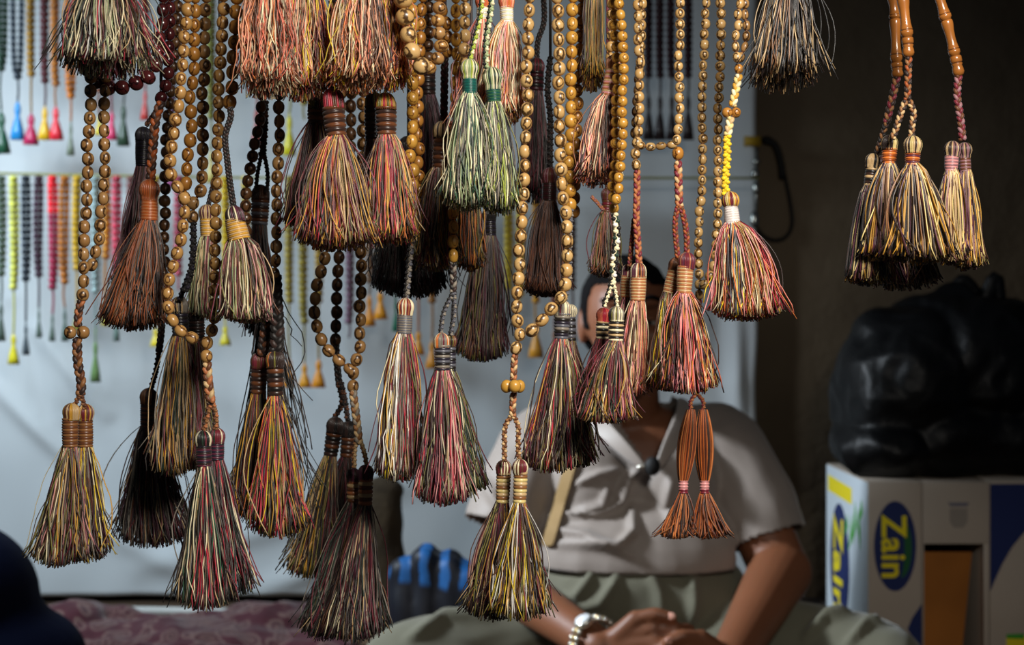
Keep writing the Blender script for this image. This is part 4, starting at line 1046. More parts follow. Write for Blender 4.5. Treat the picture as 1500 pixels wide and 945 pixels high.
# ---- 5 strand x 407 with the dark pair below
D = 1.02
t = pbeads('brown bead strand ending in black braids and a pair of dark, yellow streaked tassels', (395, 790), D)
beads(t, [(409, -26), (409, 120), (408, 200), (406, 260), (406, 330), (405, 375), (402, 402)], D, 17, 'brown', 20)
braid(t, [(402, 405), (404, 440), (406, 480), (405, 515)], D, 22, ['black', 'dkbrown', 'black'], 1.1)
braid(t, [(398, 410), (394, 450), (388, 490), (384, 520)], D+.015, 18, ['dkbrown', 'brown', 'black'], 1.1)
tassel(t, (403, 528, 13), ((403, 534), (404, 580), 12.5, 11), ['dkbrown', 'brown', 'black'], 7, (362, 450, 788), ['yellow', 'gold', 'dkbrown', 'black', 'orange', 'olive', 'maroon', 'dkbrown', 'tan', 'black', 'red'], D, 320, seed=14, hpal=['olive', 'dkbrown', 'orange'], stray=3)
tassel(t, (381, 530, 13), ((380, 534), (378, 577), 12, 11), ['brown', 'dkbrown'], 7, (334, 402, 760), ['dkbrown', 'black', 'olive', 'brown', 'maroon', 'black', 'gold'], D+.02, 300, seed=15, hpal=['maroon', 'brown'], stray=6)
fringe(t, P(392, 415, D+.03), 12/F*D, 340, 455, 770, D+.045, ['black', 'dkbrown', 'black'], 90, p=1.3, seed=150, name='loose_threads', ragged=.2, stray=10)
# ---- 6 orange peach tassels at top
PE = ['peach', 'orange', 'cream', 'peach', 'salmon', 'tan', 'brown', 'copper']
D = .93
t = ptassel('peach orange tassel at the top edge, leftmost of the four orange ones', (390, 150), D)
tassel(t, (395, -92, 14), ((394, -84), (392, -40), 14, 16), ['cream', 'white'], 9, (350, 434, 145), PE+['cream', 'salmon'], D, 340, part=False, seed=16, p=.45, wav=2.6, stray=4); hang(t, 395, -100, D)
t = ptassel('orange tassel at the top edge, second from left of the four orange ones', (445, 150), D+.02)
tassel(t, (440, -92, 14), ((441, -84), (442, -40), 14, 16), ['cream', 'white'], 9, (400, 488, 149), ['orange', 'salmon', 'tan', 'yellow', 'peach', 'maroon', 'brown', 'cream'], D+.02, 340, part=False, seed=17, p=.45, wav=2.6, stray=1); hang(t, 440, -100, D+.02)
t = ptassel('orange tassel with yellow streaks at the top edge, third of the four orange ones', (525, 140), D)
tassel(t, (535, -92, 14), ((534, -84), (532, -38), 15, 16), ['cream', 'white'], 9, (482, 566, 138), PE+['yellow', 'brown'], D, 360, part=False, seed=18, p=.5, wav=2.6, stray=2); hang(t, 535, -100, D)
t = ptassel('salmon orange tassel at the top edge, rightmost of the four orange ones', (570, 138), D+.015)
tassel(t, (566, -92, 14), ((566, -84), (565, -38), 14, 15), ['cream', 'white'], 9, (530, 608, 134), ['salmon', 'orange', 'yellow', 'gold', 'peach', 'maroon', 'cream', 'brown'], D+.015, 360, part=False, seed=19, p=.5, wav=2.6, stray=2); hang(t, 566, -100, D+.015)
# ---- 7 red gold tassel + neighbours
HOT = ['red', 'gold', 'maroon', 'orange', 'brown', 'olive', 'maroon', 'tan', 'dkbrown']
D = .95
t = ptassel('red and gold tassel with a coarse dark brown binding left of centre', (490, 372), D)
braid(t, [(487, -20), (487, 130)], D+.03, 12, ['dkbrown', 'black', 'brown']); hang(t, 487, -20, D+.03, 'dkbrown')
tassel(t, (488, 146, 15), ((488, 156), (493, 201), 16, 15), ['brown', 'dkbrown'], 7, (432, 552, 370), HOT+['gold'], D, 460, part=False, seed=20, hpal=['maroon', 'brown', 'red'], wrapr=.16, p=.75, stray=5)
t = ptassel('dark olive and maroon tassel half hidden left of the red and gold one', (440, 345), .99)
hang(t, 466, 140, .99, 'dkbrown')
tassel(t, (466, 150, 13), ((465, 156), (463, 182), 14, 12), ['dkbrown', 'brown'], 5, (415, 492, 342), ['olive', 'dkbrown', 'brown', 'maroon', 'tan', 'dkbrown', 'maroon'], .99, 330, part=False, seed=21, wrapr=.14, p=.85, stray=4)
t = ptassel('orange and red tassel with coarse brown binding, right of the red and gold one', (575, 362), .965)
hang(t, 565, 140, .965, 'dkbrown')
tassel(t, (565, 150, 13), ((565, 156), (566, 199), 15.5, 14), ['brown', 'dkbrown'], 7, (532, 612, 362), ['orange', 'gold', 'red', 'olive', 'maroon', 'tan', 'brown', 'red', 'dkbrown'], .965, 340, part=False, seed=22, wrapr=.16, p=.7, stray=3)
t = ptassel('dim brown tassel squeezed between the two coarse bound red tassels', (548, 365), 1.0)
hang(t, 548, 140, 1.0, 'dkbrown')
tassel(t, (548, 148, 12), ((547, 154), (547, 205), 13, 12), ['dkbrown', 'black'], 8, (522, 585, 358), ['brown', 'orange', 'dkbrown', 'olive', 'maroon', 'black'], 1.0, 240, part=False, seed=23, wrapr=.14)
# strands behind these going down to the lower loop
D = 1.08
t = pbeads('brown bead loop left of centre, pale braid below, two copper bound tassels', (503, 940), D)
beads(t, [(497, -26), (499, 150), (488, 260), (482, 350), (474, 388), (466, 412), (462, 440), (463, 472), (471, 499), (484, 516), (499, 530), (512, 541)], D, 17.5, 'brown', 20)
beads(t, [(532, -26), (532, 150), (531, 260), (529, 350), (528, 410), (527, 450), (527, 487), (527, 512), (519, 536), (517, 566)], D, 17.5, 'brown', 20)
braid(t, [(517, 574), (521, 605), (525, 640), (524, 650)], D-.02, 13, ['tan', 'bronze', 'grey'])
knobs(t, [(522, 640), (519, 665), (519, 684)], D-.02, 8, ['tan', 'bronze']); knobs(t, [(526, 640), (534, 665), (537, 682)], D-.02, 8, ['tan', 'bronze'])
tassel(t, (536, 693, 11), ((536, 700), (535, 740), 10.5, 10), ['copper', 'tan', 'brown'], 7, (470, 563, 940), ['grey', 'dkbrown', 'cream', 'maroon', 'dkgreen', 'brown', 'black', 'tan', 'plum'], D-.02, 300, seed=24, hpal=['plum', 'dkbrown'], p=1.05, wrapr=.14)
tassel(t, (518, 697, 10), ((518, 703), (517, 736), 9.5, 9), ['copper', 'tan', 'brown'], 6, (438, 520, 936), ['grey', 'maroon', 'dkbrown', 'plum', 'dkgreen', 'tan', 'black', 'maroon'], D, 260, seed=25, hpal=['plum', 'dkbrown'], p=1.1, wrapr=.14)
D = 1.13
t = pbeads('short brown strand inside the brown loop, with black cord and two dark tassels', (455, 848), D)
beads(t, [(515, -26), (514, 150), (512, 260), (500, 350), (495, 400), (493, 440), (493, 475), (491, 498)], D, 17.5, 'dark', 20)
braid(t, [(492, 505), (494, 535), (497, 565)], D, 11, ['black', 'dkbrown', 'black'])
knobs(t, [(496, 562), (501, 590), (490, 612)], D-.01, 9, ['dkbrown', 'brown', 'black']); knobs(t, [(500, 562), (506, 590), (509, 615)], D, 9, ['dkbrown', 'brown', 'black'])
tassel(t, (491, 624, 12), ((490, 628), (484, 668), 11.5, 10), ['dkbrown', 'brown', 'black'], 7, (416, 492, 846), ['dkbrown', 'black', 'olive', 'grey', 'maroon', 'tan', 'dkbrown', 'gold'], D-.015, 300, seed=26, hpal=['dkbrown', 'black'], wrapr=.14, p=1.0)
tassel(t, (511, 630, 12), ((511, 634), (508, 670), 11, 10), ['dkbrown', 'brown'], 6, (440, 530, 850), ['dkbrown', 'black', 'maroon', 'brown', 'plum'], D+.02, 260, seed=27, hpal=['dkbrown', 'black'], wrapr=.14, p=1.0)
# ---- 8 orange strand and big pale beads
t = pbeads('orange wooden bead strand in the centre right of the orange tassels', (604, 330), .99)
beads(t, [(603, -26), (604, 60), (605, 143), (604, 186), (602, 230), (605, 255), (604, 300), (604, 335)], .99, 18.5, 'golden', 21)
t = pbeads('strand of darker beads doubled behind the orange central strand', (612, 330), 1.03)
beads(t, [(620, -26), (616, 60), (613, 140), (613, 200), (614, 260), (612, 320)], 1.03, 17, 'amber', 20)
t = pbeads('loop of large pale wooden beads hanging at top centre', (618, 105), .955)
beads(t, [(588, -26), (590, 0), (593, 24), (597, 50), (604, 76), (618, 97)], .925, 27, 'pale', 25)
beads(t, [(644, -26), (642, 20), (642, 48), (645, 70), (640, 88), (628, 99)], .93, 22, ['brown', 'honey'], 20)
t = pbeads('dark brown bead strand behind the loop of large pale beads', (630, 60), 1.05)
beads(t, [(630, -26), (629, 10), (628, 50), (627, 85)], 1.05, 18, 'dark', 20)
t = ptassel('dark maroon tassel deep behind the large pale bead loop', (630, 300), 1.12)
hang(t, 625, 90, 1.12, 'dkbrown')
tassel(t, (625, 100, 13), ((625, 106), (626, 140), 12, 12), ['black', 'dkbrown'], 6, (600, 658, 310), ['dkmaroon', 'maroon', 'black', 'dkbrown', 'plum'], 1.12, 300, part=False, seed=28, p=.8)
t = ptassel('brown and olive tassel with a dark coarse binding left of the green pair', (640, 400), 1.02)
braid(t, [(652, 60), (651, 120), (650, 185)], 1.04, 12, ['black', 'dkmaroon', 'dkbrown']); hang(t, 652, 60, 1.04, 'dkbrown')
tassel(t, (648, 192, 13), ((648, 198), (645, 247), 12.5, 12), ['dkbrown', 'brown'], 8, (608, 668, 400), ['brown', 'olive', 'tan', 'dkbrown', 'maroon', 'grey', 'gold', 'dkbrown'], 1.02, 330, part=False, seed=29, p=.6, wrapr=.14, stray=3)
t = ptassel('wide black fringe tassel under the brown and olive one in the centre', (600, 438), 1.1)
hang(t, 598, 200, 1.1, 'black')
tassel(t, (598, 215, 14), ((598, 222), (598, 262), 14, 14), ['black', 'dkbrown'], 7, (545, 655, 438), ['black', 'dkbrown', 'dkmaroon', 'black'], 1.1, 480, part=False, seed=30, p=.6, ragged=.02, stray=9)
t = pbeads('rust brown bead strand at top centre, left of the small orange one', (652, 170), 1.01)
beads(t, [(647, -26), (647, 10), (655, 40), (655, 75)], 1.01, 17, 'amber', 19)
t = pbeads('small orange beads behind the green tassels, ending in a dark striped bound tassel', (660, 740), 1.0)
beads(t, [(669, -26), (668, 20), (668, 60), (668, 100), (667, 140), (666, 200), (665, 270), (664, 330), (663, 375)], 1.0, 16, 'golden', 21)
braid(t, [(663, 383), (664, 405), (664, 432)], 1.0, 11, ['dkbrown', 'grey', 'black'])
knobs(t, [(663, 430), (650, 458), (645, 490)], .99, 8, ['slate', 'black', 'grey', 'black']); knobs(t, [(665, 430), (665, 460), (660, 490)], .99, 8, ['slate', 'black', 'grey', 'black'])
tassel(t, (647, 500, 11), ((648, 505), (648, 543), 11.5, 11), ['grey', 'navy', 'slate', 'black'], 10, (607, 690, 741), ['maroon', 'cream', 'red', 'dkbrown', 'olive', 'grey', 'maroon', 'pink', 'tan', 'plum'], .985, 290, seed=31, hpal=['orange', 'cream', 'maroon', 'grey'], wrapr=.12, stray=5, p=.75)
tassel(t, (660, 500, 9), ((660, 505), (660, 545), 7.5, 8), ['navy', 'slate', 'black'], 10, (640, 714, 728), ['dkbrown', 'maroon', 'cream', 'olive', 'dkgreen', 'black'], 1.005, 170, seed=32, wrapr=.12, stray=6, p=.9)
t = pbeads('pale bead strand with dark eye marks at top centre, next to the green cords', (682, 95), .98)
beads(t, [(682, -26), (682, 10), (681, 45), (680, 78), (679, 92)], .98, 18, 'pale', 20)
# 9 green pair
D = .935
t = ptassel('green and cream tassel, left one of the green pair', (680, 312), D)
knobs(t, [(706, -20), (704, 20), (696, 55), (688, 88)], D, 9, ['ygreen', 'dkgreen', 'cream', 'black']); hang(t, 706, -20, D, 'dkgreen')
GR = ['sage', 'green', 'cream', 'ygreen', 'dkgreen', 'olive', 'sage', 'grey', 'cream', 'dkgreen']
tassel(t, (688, 101, 13), ((688, 114), (688, 138), 10.5, 10.5), ['teal', '12584e'], 12, (650, 722, 312), GR, D, 330, part=False, seed=33, hpal=['sage', 'ygreen', 'cream', 'dkgreen'], p=.6, wav=1.4, stray=3, wrapr=.05, ragged=.04)
t = ptassel('green and cream tassel, right one of the green pair', (727, 318), D+.02)
knobs(t, [(722, -20), (718, 20), (712, 60), (712, 98)], D+.01, 10, ['sage', 'dkgreen', 'cream', 'black']); hang(t, 722, -20, D+.01, 'dkgreen')
tassel(t, (721, 114, 14), ((722, 130), (724, 150), 11.5, 10), ['green', 'teal'], 9, (702, 760, 317), GR+['dkgreen', 'black'], D+.02, 260, part=False, seed=34, hpal=['sage', 'dkgreen', 'cream', 'black'], p=.7, wav=1.3, stray=6, ragged=.05)
# 10 peach pair behind
t = ptassel('peach tassel with a white binding and orange knob behind the green pair', (742, 190), .975)
hang(t, 742, -10, .975, 'cream')
tassel(t, (742, 2, 11), ((742, 10), (743, 34), 10, 9), ['white', 'cream'], 9, (700, 766, 186), ['peach', 'orange', 'cream', 'tan', 'pink', 'gold', 'grey'], .975, 330, part=False, seed=35, hpal=['orange', 'salmon', 'peach'], p=.5, wav=1.5, stray=1)
t = ptassel('peach tassel with a white binding mostly hidden by the left green tassel', (690, 190), .995)
hang(t, 708, -10, .995, 'cream')
tassel(t, (708, 2, 11), ((708, 8), (707, 30), 9, 9), ['white', 'cream'], 8, (660, 740, 215), ['peach', 'pink', 'salmon', 'cream', 'copper', 'mauve'], .995, 280, part=False, seed=36, hpal=['orange', 'salmon'], p=.75, wav=1.5, stray=2)
t = ptassel('olive and rusty red tassel under the green pair', (686, 400), 1.05)
hang(t, 690, 200, 1.05, 'dkbrown')
tassel(t, (690, 225, 12), ((690, 230), (689, 262), 12, 12), ['dkbrown', 'brown'], 6, (667, 708, 400), ['rust', 'dkbrown', 'olive', 'brown', 'orange', 'dkbrown', 'gold'], 1.05, 260, part=False, seed=37, p=.6)
t = ptassel('long dark brown tassel with sparse olive threads right of the striped bound tassel', (705, 530), 1.1)
hang(t, 717, 300, 1.1, 'black')
tassel(t, (717, 315, 10), ((717, 321), (718, 346), 9, 9), ['black', 'navy'], 8, (667, 742, 530), ['dkbrown', 'black', 'dkmaroon', 'plum', 'dkbrown', 'olive', 'brown'], 1.1, 380, part=False, seed=38, hpal=['black'], p=.7, stray=4, ragged=.02)
# ---- 11 grey bound cream red tassel
t = ptassel('cream, gold and red tassel with a smooth grey binding below the black fringe', (583, 705), 1.0)
knobs(t, [(604, 345), (600, 380), (597, 415), (595, 438)], 1.0, 10, ['grey', 'black', 'slate', 'black']); hang(t, 604, 345, 1.0, 'black')
tassel(t, (594, 450, 12), ((593, 460), (592, 489), 11, 11), ['grey', 'slate'], 16, (548, 620, 706), ['cream', 'gold', 'maroon', 'tan', 'red', 'olive', 'grey', 'brown', 'white', 'yellow'], 1.0, 330, part=False, seed=39, hpal=['copper', 'cream', 'maroon', 'orange'], p=.6, wrapr=.05, stray=5, wav=1.2)
# ---- 12 long loop with split tassels
D = .96
t = pbeads('long golden wooden bead loop in the middle with two tan bound tassels hanging lowest', (750, 910), D)
beads(t, [(775, -26), (774, 30), (773, 70), (771, 100), (772, 150), (769, 205), (768, 250), (766, 300), (763, 345), (761, 380), (758, 420), (756, 460), (762, 488), (756, 510)], D, 18.5, 'golden' if False else 'pale', 21)
beads(t, [(816, -26), (817, 10), (817, 30), (819, 72), (818, 117), (819, 160), (821, 205), (822, 250), (825, 285), (829, 312), (831, 345), (830, 377), (830, 412), (822, 434), (807, 453), (793, 470), (779, 484)], D+.01, 19, 'pale', 21.5)
braid(t, [(754, 520), (753, 535), (752, 556)], D, 11, ['tan', 'copper', 'brown'])
for x, dy in ((742, -.002), (754, -.006), (761, .002)): place_bead(t, 'golden', P(x, 566, D+dy), (0.1, 0, 1), 9/F*D, 9.5/F*D, 'side_bead')
braid(t, [(752, 576), (751, 595), (751, 610)], D, 11, ['tan', 'copper', 'brown'])
knobs(t, [(750, 608), (740, 625), (739, 650), (739, 675)], D, 8.5, ['bronze', 'tan', 'brown']); knobs(t, [(752, 608), (759, 625), (759, 650), (760, 675)], D, 8.5, ['bronze', 'tan', 'brown'])
tassel(t, (738, 686, 11), ((738, 691), (736, 737), 10.5, 9.5), ['tan', 'bronze', 'straw'], 9, (680, 762, 908), ['cream', 'gold', 'brown', 'maroon', 'dkbrown', 'olive', 'tan', 'plum', 'dkbrown'], D+.012, 250, seed=40, hpal=['maroon', 'cream', 'brown'], wrapr=.12, wav=1.3)
tassel(t, (762, 685, 11), ((763, 690), (761, 737), 10, 9.5), ['tan', 'bronze', 'straw'], 9, (715, 806, 908), ['cream', 'gold', 'brown', 'maroon', 'dkbrown', 'olive', 'white', 'yellow', 'dkbrown', 'tan'], D-.008, 250, seed=41, hpal=['maroon', 'cream', 'brown'], wrapr=.12, wav=1.3, stray=6)
# ---- 13 dark pair x 800
t = ptassel('very dark maroon tassel with a black ribbed binding behind the middle strands', (790, 300), 1.12)
braid(t, [(795, -20), (797, 30), (788, 60), (786, 92)], 1.12, 9, ['black', 'black', 'dkbrown']); hang(t, 795, -20, 1.12, 'black')
tassel(t, (785, 98, 12), ((785, 104), (784, 134), 11.5, 12), ['black', 'dkmaroon'], 6, (760, 806, 300), ['dkmaroon', 'black', 'maroon', 'dkbrown'], 1.12, 280, part=False, seed=42, p=.7, wrapr=.13)
t = ptassel('smooth rusty dark brown tassel left of the golden double strand', (800, 437), 1.04)
knobs(t, [(806, 85), (802, 130), (806, 170), (806, 215), (806, 250)], 1.06, 10, ['black', 'black', 'dkbrown']); hang(t, 806, 85, 1.06, 'black')
tassel(t, (805, 258, 11), ((805, 266), (804, 295), 10, 10), ['dkmaroon', 'dkbrown'], 10, (768, 834, 436), ['5a2c18', '4a2214', '6a3a1e', '7a4a28', '35180f'], 1.04, 520, part=False, seed=43, hpal=['brown', 'maroon', 'mauve'], p=.75, wav=.25, ragged=.012, stray=1, wrapr=.04)
t = pbeads('golden strand beside the long middle loop, ending in a slate striped bound tassel', (822, 690), .99)
beads(t, [(838, -26), (838, 15), (838, 60), (837, 100), (835, 145), (836, 187), (834, 230), (835, 270), (834, 300)], .99, 18, 'golden', 21)
knobs(t, [(836, 308), (834, 360), (834, 405), (830, 428), (826, 445)], .985, 9, ['slate', 'black', 'grey', 'black'])
tassel(t, (824, 452, 11), ((824, 458), (822, 497), 12, 10), ['slate', 'grey', 'black', 'navy'], 9, (764, 852, 693), ['cream', 'maroon', 'olive', 'gold', 'plum', 'brown', 'grey', 'red', 'tan', 'dkbrown'], .985, 300, seed=44, hpal=['maroon', 'cream', 'grey'], wrapr=.12, stray=8)
tassel(t, (836, 456, 9), ((836, 462), (836, 500), 7, 8), ['slate', 'black'], 8, (800, 878, 686), ['dkbrown', 'brown', 'maroon', 'grey', 'plum', 'olive', 'tan'], 1.005, 240, seed=45, hpal=['cream', 'grey'], wrapr=.12, stray=8)
t = pbeads('third golden bead strand right of the middle, curving inward at its end', (838, 300), 1.02)
beads(t, [(853, -26), (852, 25), (851, 68), (848, 110), (847, 150), (845, 190), (842, 230), (843, 270), (842, 310)], 1.02, 17, 'amber', 20)
t = ptassel('narrow mustard brown tassel at the top edge right of the golden strands', (868, 137), 1.0)
tassel(t, (871, -92, 11), ((871, -85), (871, -50), 10, 10), ['mustard', 'brown'], 9, (853, 884, 136), ['mustard', 'brown', 'gold', 'bronze', 'olive', 'dkbrown'], 1.0, 260, part=False, seed=46, p=.5, wav=.5, stray=1); hang(t, 871, -95, 1.0)
# ---- 14 peach pink
t = ptassel('pink and peach tassel with a beige binding beside the golden bead bunch', (872, 278), .975)
hang(t, 897, 60, .975, 'tan')
tassel(t, (898, 92, 10), ((897, 100), (890, 141), 9, 10), ['copper', 'tan', 'pink'], 16, (846, 902, 276), ['peach', 'pink', 'salmon', 'brown', 'cream', 'mauve', 'copper', 'dkbrown'], .975, 300, part=False, seed=47, hpal=['copper', 'peach'], p=.6, wrapr=.05, stray=2)
t = ptassel('maroon and grey brown tassel below the pink and peach one', (882, 410), 1.06)
braid(t, [(866, 288), (874, 296), (884, 308)], 1.05, 6, ['copper', 'mauve']); hang(t, 890, 200, 1.06, 'maroon')
tassel(t, (890, 285, 9), ((890, 290), (889, 312), 8, 8), ['maroon', 'brown'], 6, (866, 908, 408), ['maroon', 'brown', 'mauve', 'dkbrown', 'copper', 'grey', 'olive'], 1.06, 260, part=False, seed=48, p=.6)
# ---- 15 golden bunch
t = pbeads('plain golden bead bunch with a black and white knotted cord and striped tassels', (885, 620), .95)
beads(t, [(906, -26), (907, 12), (910, 30), (911, 60), (914, 90), (913, 120), (911, 150), (912, 185), (911, 215), (908, 245), (906, 272), (903, 292)], .95, 15.5, 'golden', 16)
beads(t, [(897, -26), (899, 30), (903, 70), (904, 105), (903, 140), (902, 170), (901, 200), (902, 225), (900, 250), (897, 280), (899, 305)], .962, 15.5, 'golden', 16)
knobs(t, [(900, 315), (904, 335), (901, 370), (898, 400), (896, 418)], .955, 12, ['cream', 'black', 'dkgreen', 'white', 'black'])
knobs(t, [(896, 415), (889, 435), (885, 448)], .95, 8, ['cream', 'black']); knobs(t, [(898, 415), (902, 435), (903, 448)], .95, 8, ['cream', 'black'])
tassel(t, (903, 461, 11), ((903, 468), (902, 500), 11, 10.5), ['cream', 'black', 'tan', 'black'], 9, (843, 931, 620), ['gold', 'olive', 'maroon', 'tan', 'dkgreen', 'maroon', 'plum', 'mustard', 'brown', 'dkbrown', 'cream', 'pink'], .945, 320, seed=49, hpal=['cream', 'olive', 'grey', 'black'], wrapr=.15, stray=1, p=.9, ragged=.015)
tassel(t, (884, 462, 10), ((883, 470), (882, 497), 9.5, 9), ['tan', 'black', 'cream', 'black'], 7, (850, 905, 590), ['maroon', 'red', 'plum', 'brown', 'maroon'], .972, 220, seed=50, hpal=['red', 'salmon', 'olive'], wrapr=.15, stray=1)
t = pbeads('brown marked bead strand half hidden behind the golden bunch', (890, 110), .985)
beads(t, [(894, -26), (895, 20), (895, 50), (893, 80), (892, 100)], 1.0, 14, 'pale', 16)
# ---- 16 strands x 935 & 993, bridge
D = 1.0
t = pbeads('pale eye-marked beads with a sideways bridge of beads and copper bound tassels', (922, 582), D)
beads(t, [(935, -26), (934, 20), (935, 60), (937, 95), (936, 130), (937, 165), (936, 200), (930, 222), (931, 242)], D, 15, 'pale', 16.5)
beads(t, [(943, -26), (942, 20), (941, 50), (938, 90), (934, 125), (931, 170), (930, 195)], D+.014, 12, 'pale', 15.5)
beads(t, [(938, 213), (952, 215), (968, 214), (984, 212)], D, 12.5, 'pale', 14, top=False)
braid(t, [(933, 250), (933, 280), (932, 320), (934, 350), (936, 386)], D, 11, ['copper', 'maroon', 'copper'])
braid(t, [(929, 320), (926, 350), (922, 390)], D+.01, 8, ['brown', 'maroon', 'copper'])
tassel(t, (935, 397, 11), ((935, 404), (934, 441), 12, 11), ['copper', 'tan'], 17, (905, 950, 582), ['pink', 'maroon', 'cream', 'peach', 'brown', 'salmon', 'olive', 'tan'], D, 240, seed=51, hpal=['plum', 'cream', 'copper', 'dkbrown'], wrapr=.05, stray=2, p=.7)
tassel(t, (920, 397, 9), ((919, 404), (917, 436), 9.5, 9), ['copper', 'tan'], 15, (892, 930, 575), ['olive', 'cream', 'maroon', 'brown', 'pink'], D+.02, 180, seed=52, hpal=['plum', 'cream', 'maroon'], wrapr=.05, stray=1, p=.7)
D = .965
t = pbeads('pale eye-marked strand right of the bridge, ending in red and yellow tassels', (1005, 578), D)
beads(t, [(997, -26), (996, 10), (996, 50), (994, 90), (995, 130), (995, 170), (992, 205)], D, 14, 'pale', 15.8)
place_bead(t, 'amber', P(993, 225, D), (0, 0, 1), 8.5/F*D, 10/F*D)
braid(t, [(993, 237), (994, 270), (995, 302)], D, 13, ['copper', 'tan', 'maroon'])
braid(t, [(993, 302), (989, 325), (990, 350), (993, 378)], D, 9, ['maroon', 'rust', 'brown']); braid(t, [(997, 302), (1003, 325), (1006, 350), (1006, 372)], D, 9.5, ['maroon', 'rust', 'brown'])
tassel(t, (1006, 383, 12), ((1004, 390), (1002, 430), 12, 10.5), ['copper', 'tan'], 15, (972, 1048, 578), ['red', 'maroon', 'salmon', 'cream', 'pink', 'gold', 'dkbrown', 'brown', 'plum', 'salmon'], D, 310, seed=53, hpal=['plum', 'copper', 'maroon'], wrapr=.06, stray=8, p=.62, ragged=.03)
tassel(t, (990, 388, 10), ((989, 394), (980, 430), 10, 9.5), ['copper', 'tan'], 14, (951, 1005, 574), ['yellow', 'olive', 'gold', 'brown', 'dkbrown', 'orange', 'cream', 'maroon'], D+.018, 240, seed=54, hpal=['brown', 'copper'], wrapr=.06, stray=2, p=.55)
# ---- 17 loop x 1030/1052 with rust double tassels
D = 1.03
t = pbeads('pale bead loop right of centre ending in two long rust tassels tied low', (1015, 790), D)
beads(t, [(1035, -26), (1034, 10), (1032, 60), (1029, 110), (1028, 160), (1029, 210), (1028, 260), (1025, 310), (1023, 350), (1023, 385), (1025, 412), (1024, 432)], D, 14, 'pale', 15.3)
beads(t, [(1054, -26), (1055, 20), (1056, 60), (1055, 100), (1052, 150), (1051, 200), (1051, 250), (1052, 300), (1050, 340), (1047, 380), (1040, 403), (1031, 417)], D-.01, 14.5, 'pale', 15.5)
braid(t, [(1024, 440), (1022, 500), (1021, 560), (1020, 578)], D, 9, ['brown', 'copper', 'maroon'])
RU = ['rust', 'copper', 'brown', 'a8561e', '6a2e12', 'dkbrown', 'c0743a']
for (xa, xk, xl_, xr_, sd_) in ((1012, 1001, 962, 1014, 55), (1030, 1032, 1009, 1070, 56)):
    DD = D+(.012 if sd_ == 56 else 0)
    knobs(t, [(1020, 576), (xa, 588), (xa, 600)], DD, 7, ['copper', 'maroon'])
    H = P(xa, 604, DD); mb = MB(); k_ = DD/F
    p0 = P(xa, 600, DD); p1 = P(xk, 706, DD)
    # long bundle, swelling in the middle
    rng_ = np.random.RandomState(sd_); n_ = 150; K_ = 10; ts_ = np.linspace(0, 1, K_)
    for i in range(n_):
        a_ = rng_.uniform(0, 6.28); rh = rng_.uniform(.3, 1)**.5
        rad = (5+9*np.sin(math.pi*np.clip(ts_*.95+.02, 0, 1))**.8)*k_*rh
        q = p0+(p1-p0)*ts_[:, None]; q = q+np.stack([rad*math.cos(a_), rad*math.sin(a_)*.8, 0*rad], 1)
        tube(mb, q, .0005, np.array(c(RU[rng_.randint(len(RU))]))*rng_.uniform(.8, 1.2), 3, cap=False)
    sh_ = mb.build('tassel', M_THREAD, t, H)
    mb = MB(); lathe(mb, P(xk, 704, DD), P(xk, 722, DD), [(i/24, 6.8*k_*(1+.09*math.cos(i/24*6.28*4))) for i in range(25)], colf=lambda i, t_: np.array(c('pink'))*.9 if i < 17 else c('maroon'))
    mb.build('binding', M_BIND, sh_, P(xk, 713, DD))
    fringe(sh_, P(xk, 720, DD), 5*k_, xl_, xr_, 789, DD, RU, 150, p=1.05, seed=sd_, wav=.4, stray=2, ragged=.03, rt=.0006)
# ---- 18 yellow-white cord tassel
D = .95
t = pbeads('small bead loop with a yellow knotted cord and white bound red and gold tassel', (1095, 472), D)
beads(t, [(1085, -26), (1085, 0), (1081, 20), (1082, 35), (1077, 50), (1077, 65), (1080, 84)], D, 13, 'pale', 15)
beads(t, [(1092, -26), (1091, 15), (1093, 35), (1094, 52), (1091, 68), (1085, 84)], D+.012, 12, 'brown', 15)
place_bead(t, 'amber', P(1082, 101, D), (0, 0, 1), 7/F*D, 7/F*D)
braid(t, [(1082, 110), (1078, 130), (1073, 155)], D, 13, ['straw', 'cream', 'gold'])
for x in (1065, 1078): place_bead(t, 'amber', P(x, 165, D), (.2, 0, 1), 7.5/F*D, 7.5/F*D, 'side_bead')
braid(t, [(1070, 172), (1068, 185), (1066, 198)], D, 13, ['cream', 'straw', 'tan'])
knobs(t, [(1065, 200), (1065, 230), (1063, 260), (1063, 284)], D, 13, ['yellow', 'e0b828', 'yellow'])
tassel(t, (1070, 294, 12), ((1070, 298), (1073, 329), 9.5, 11.5), ['e6dcd6', 'cfc2bc'], 18, (1043, 1146, 472), ['orange', 'red', 'cream', 'gold', 'salmon', 'tan', 'maroon', 'slate', 'yellow', 'brown', 'pink'], D, 430, seed=57, hpal=['gold', 'maroon', 'straw'], wrapr=.04, p=.55, stray=7, ragged=.018)
# ---- 19 black tan tassel top right
t = ptassel('black and tan tassel cut by the top edge against the dark wall', (1155, 135), .95)
tassel(t, (1158, -102, 12), ((1158, -94), (1158, -54), 12, 13), ['dkbrown', 'tan'], 8, (1097, 1202, 136), ['black', 'tan', 'dkbrown', 'black', 'bronze', 'tan', 'black'], .95, 330, part=False, seed=58, p=.8, stray=10, wav=.7); hang(t, 1158, -110, .95)
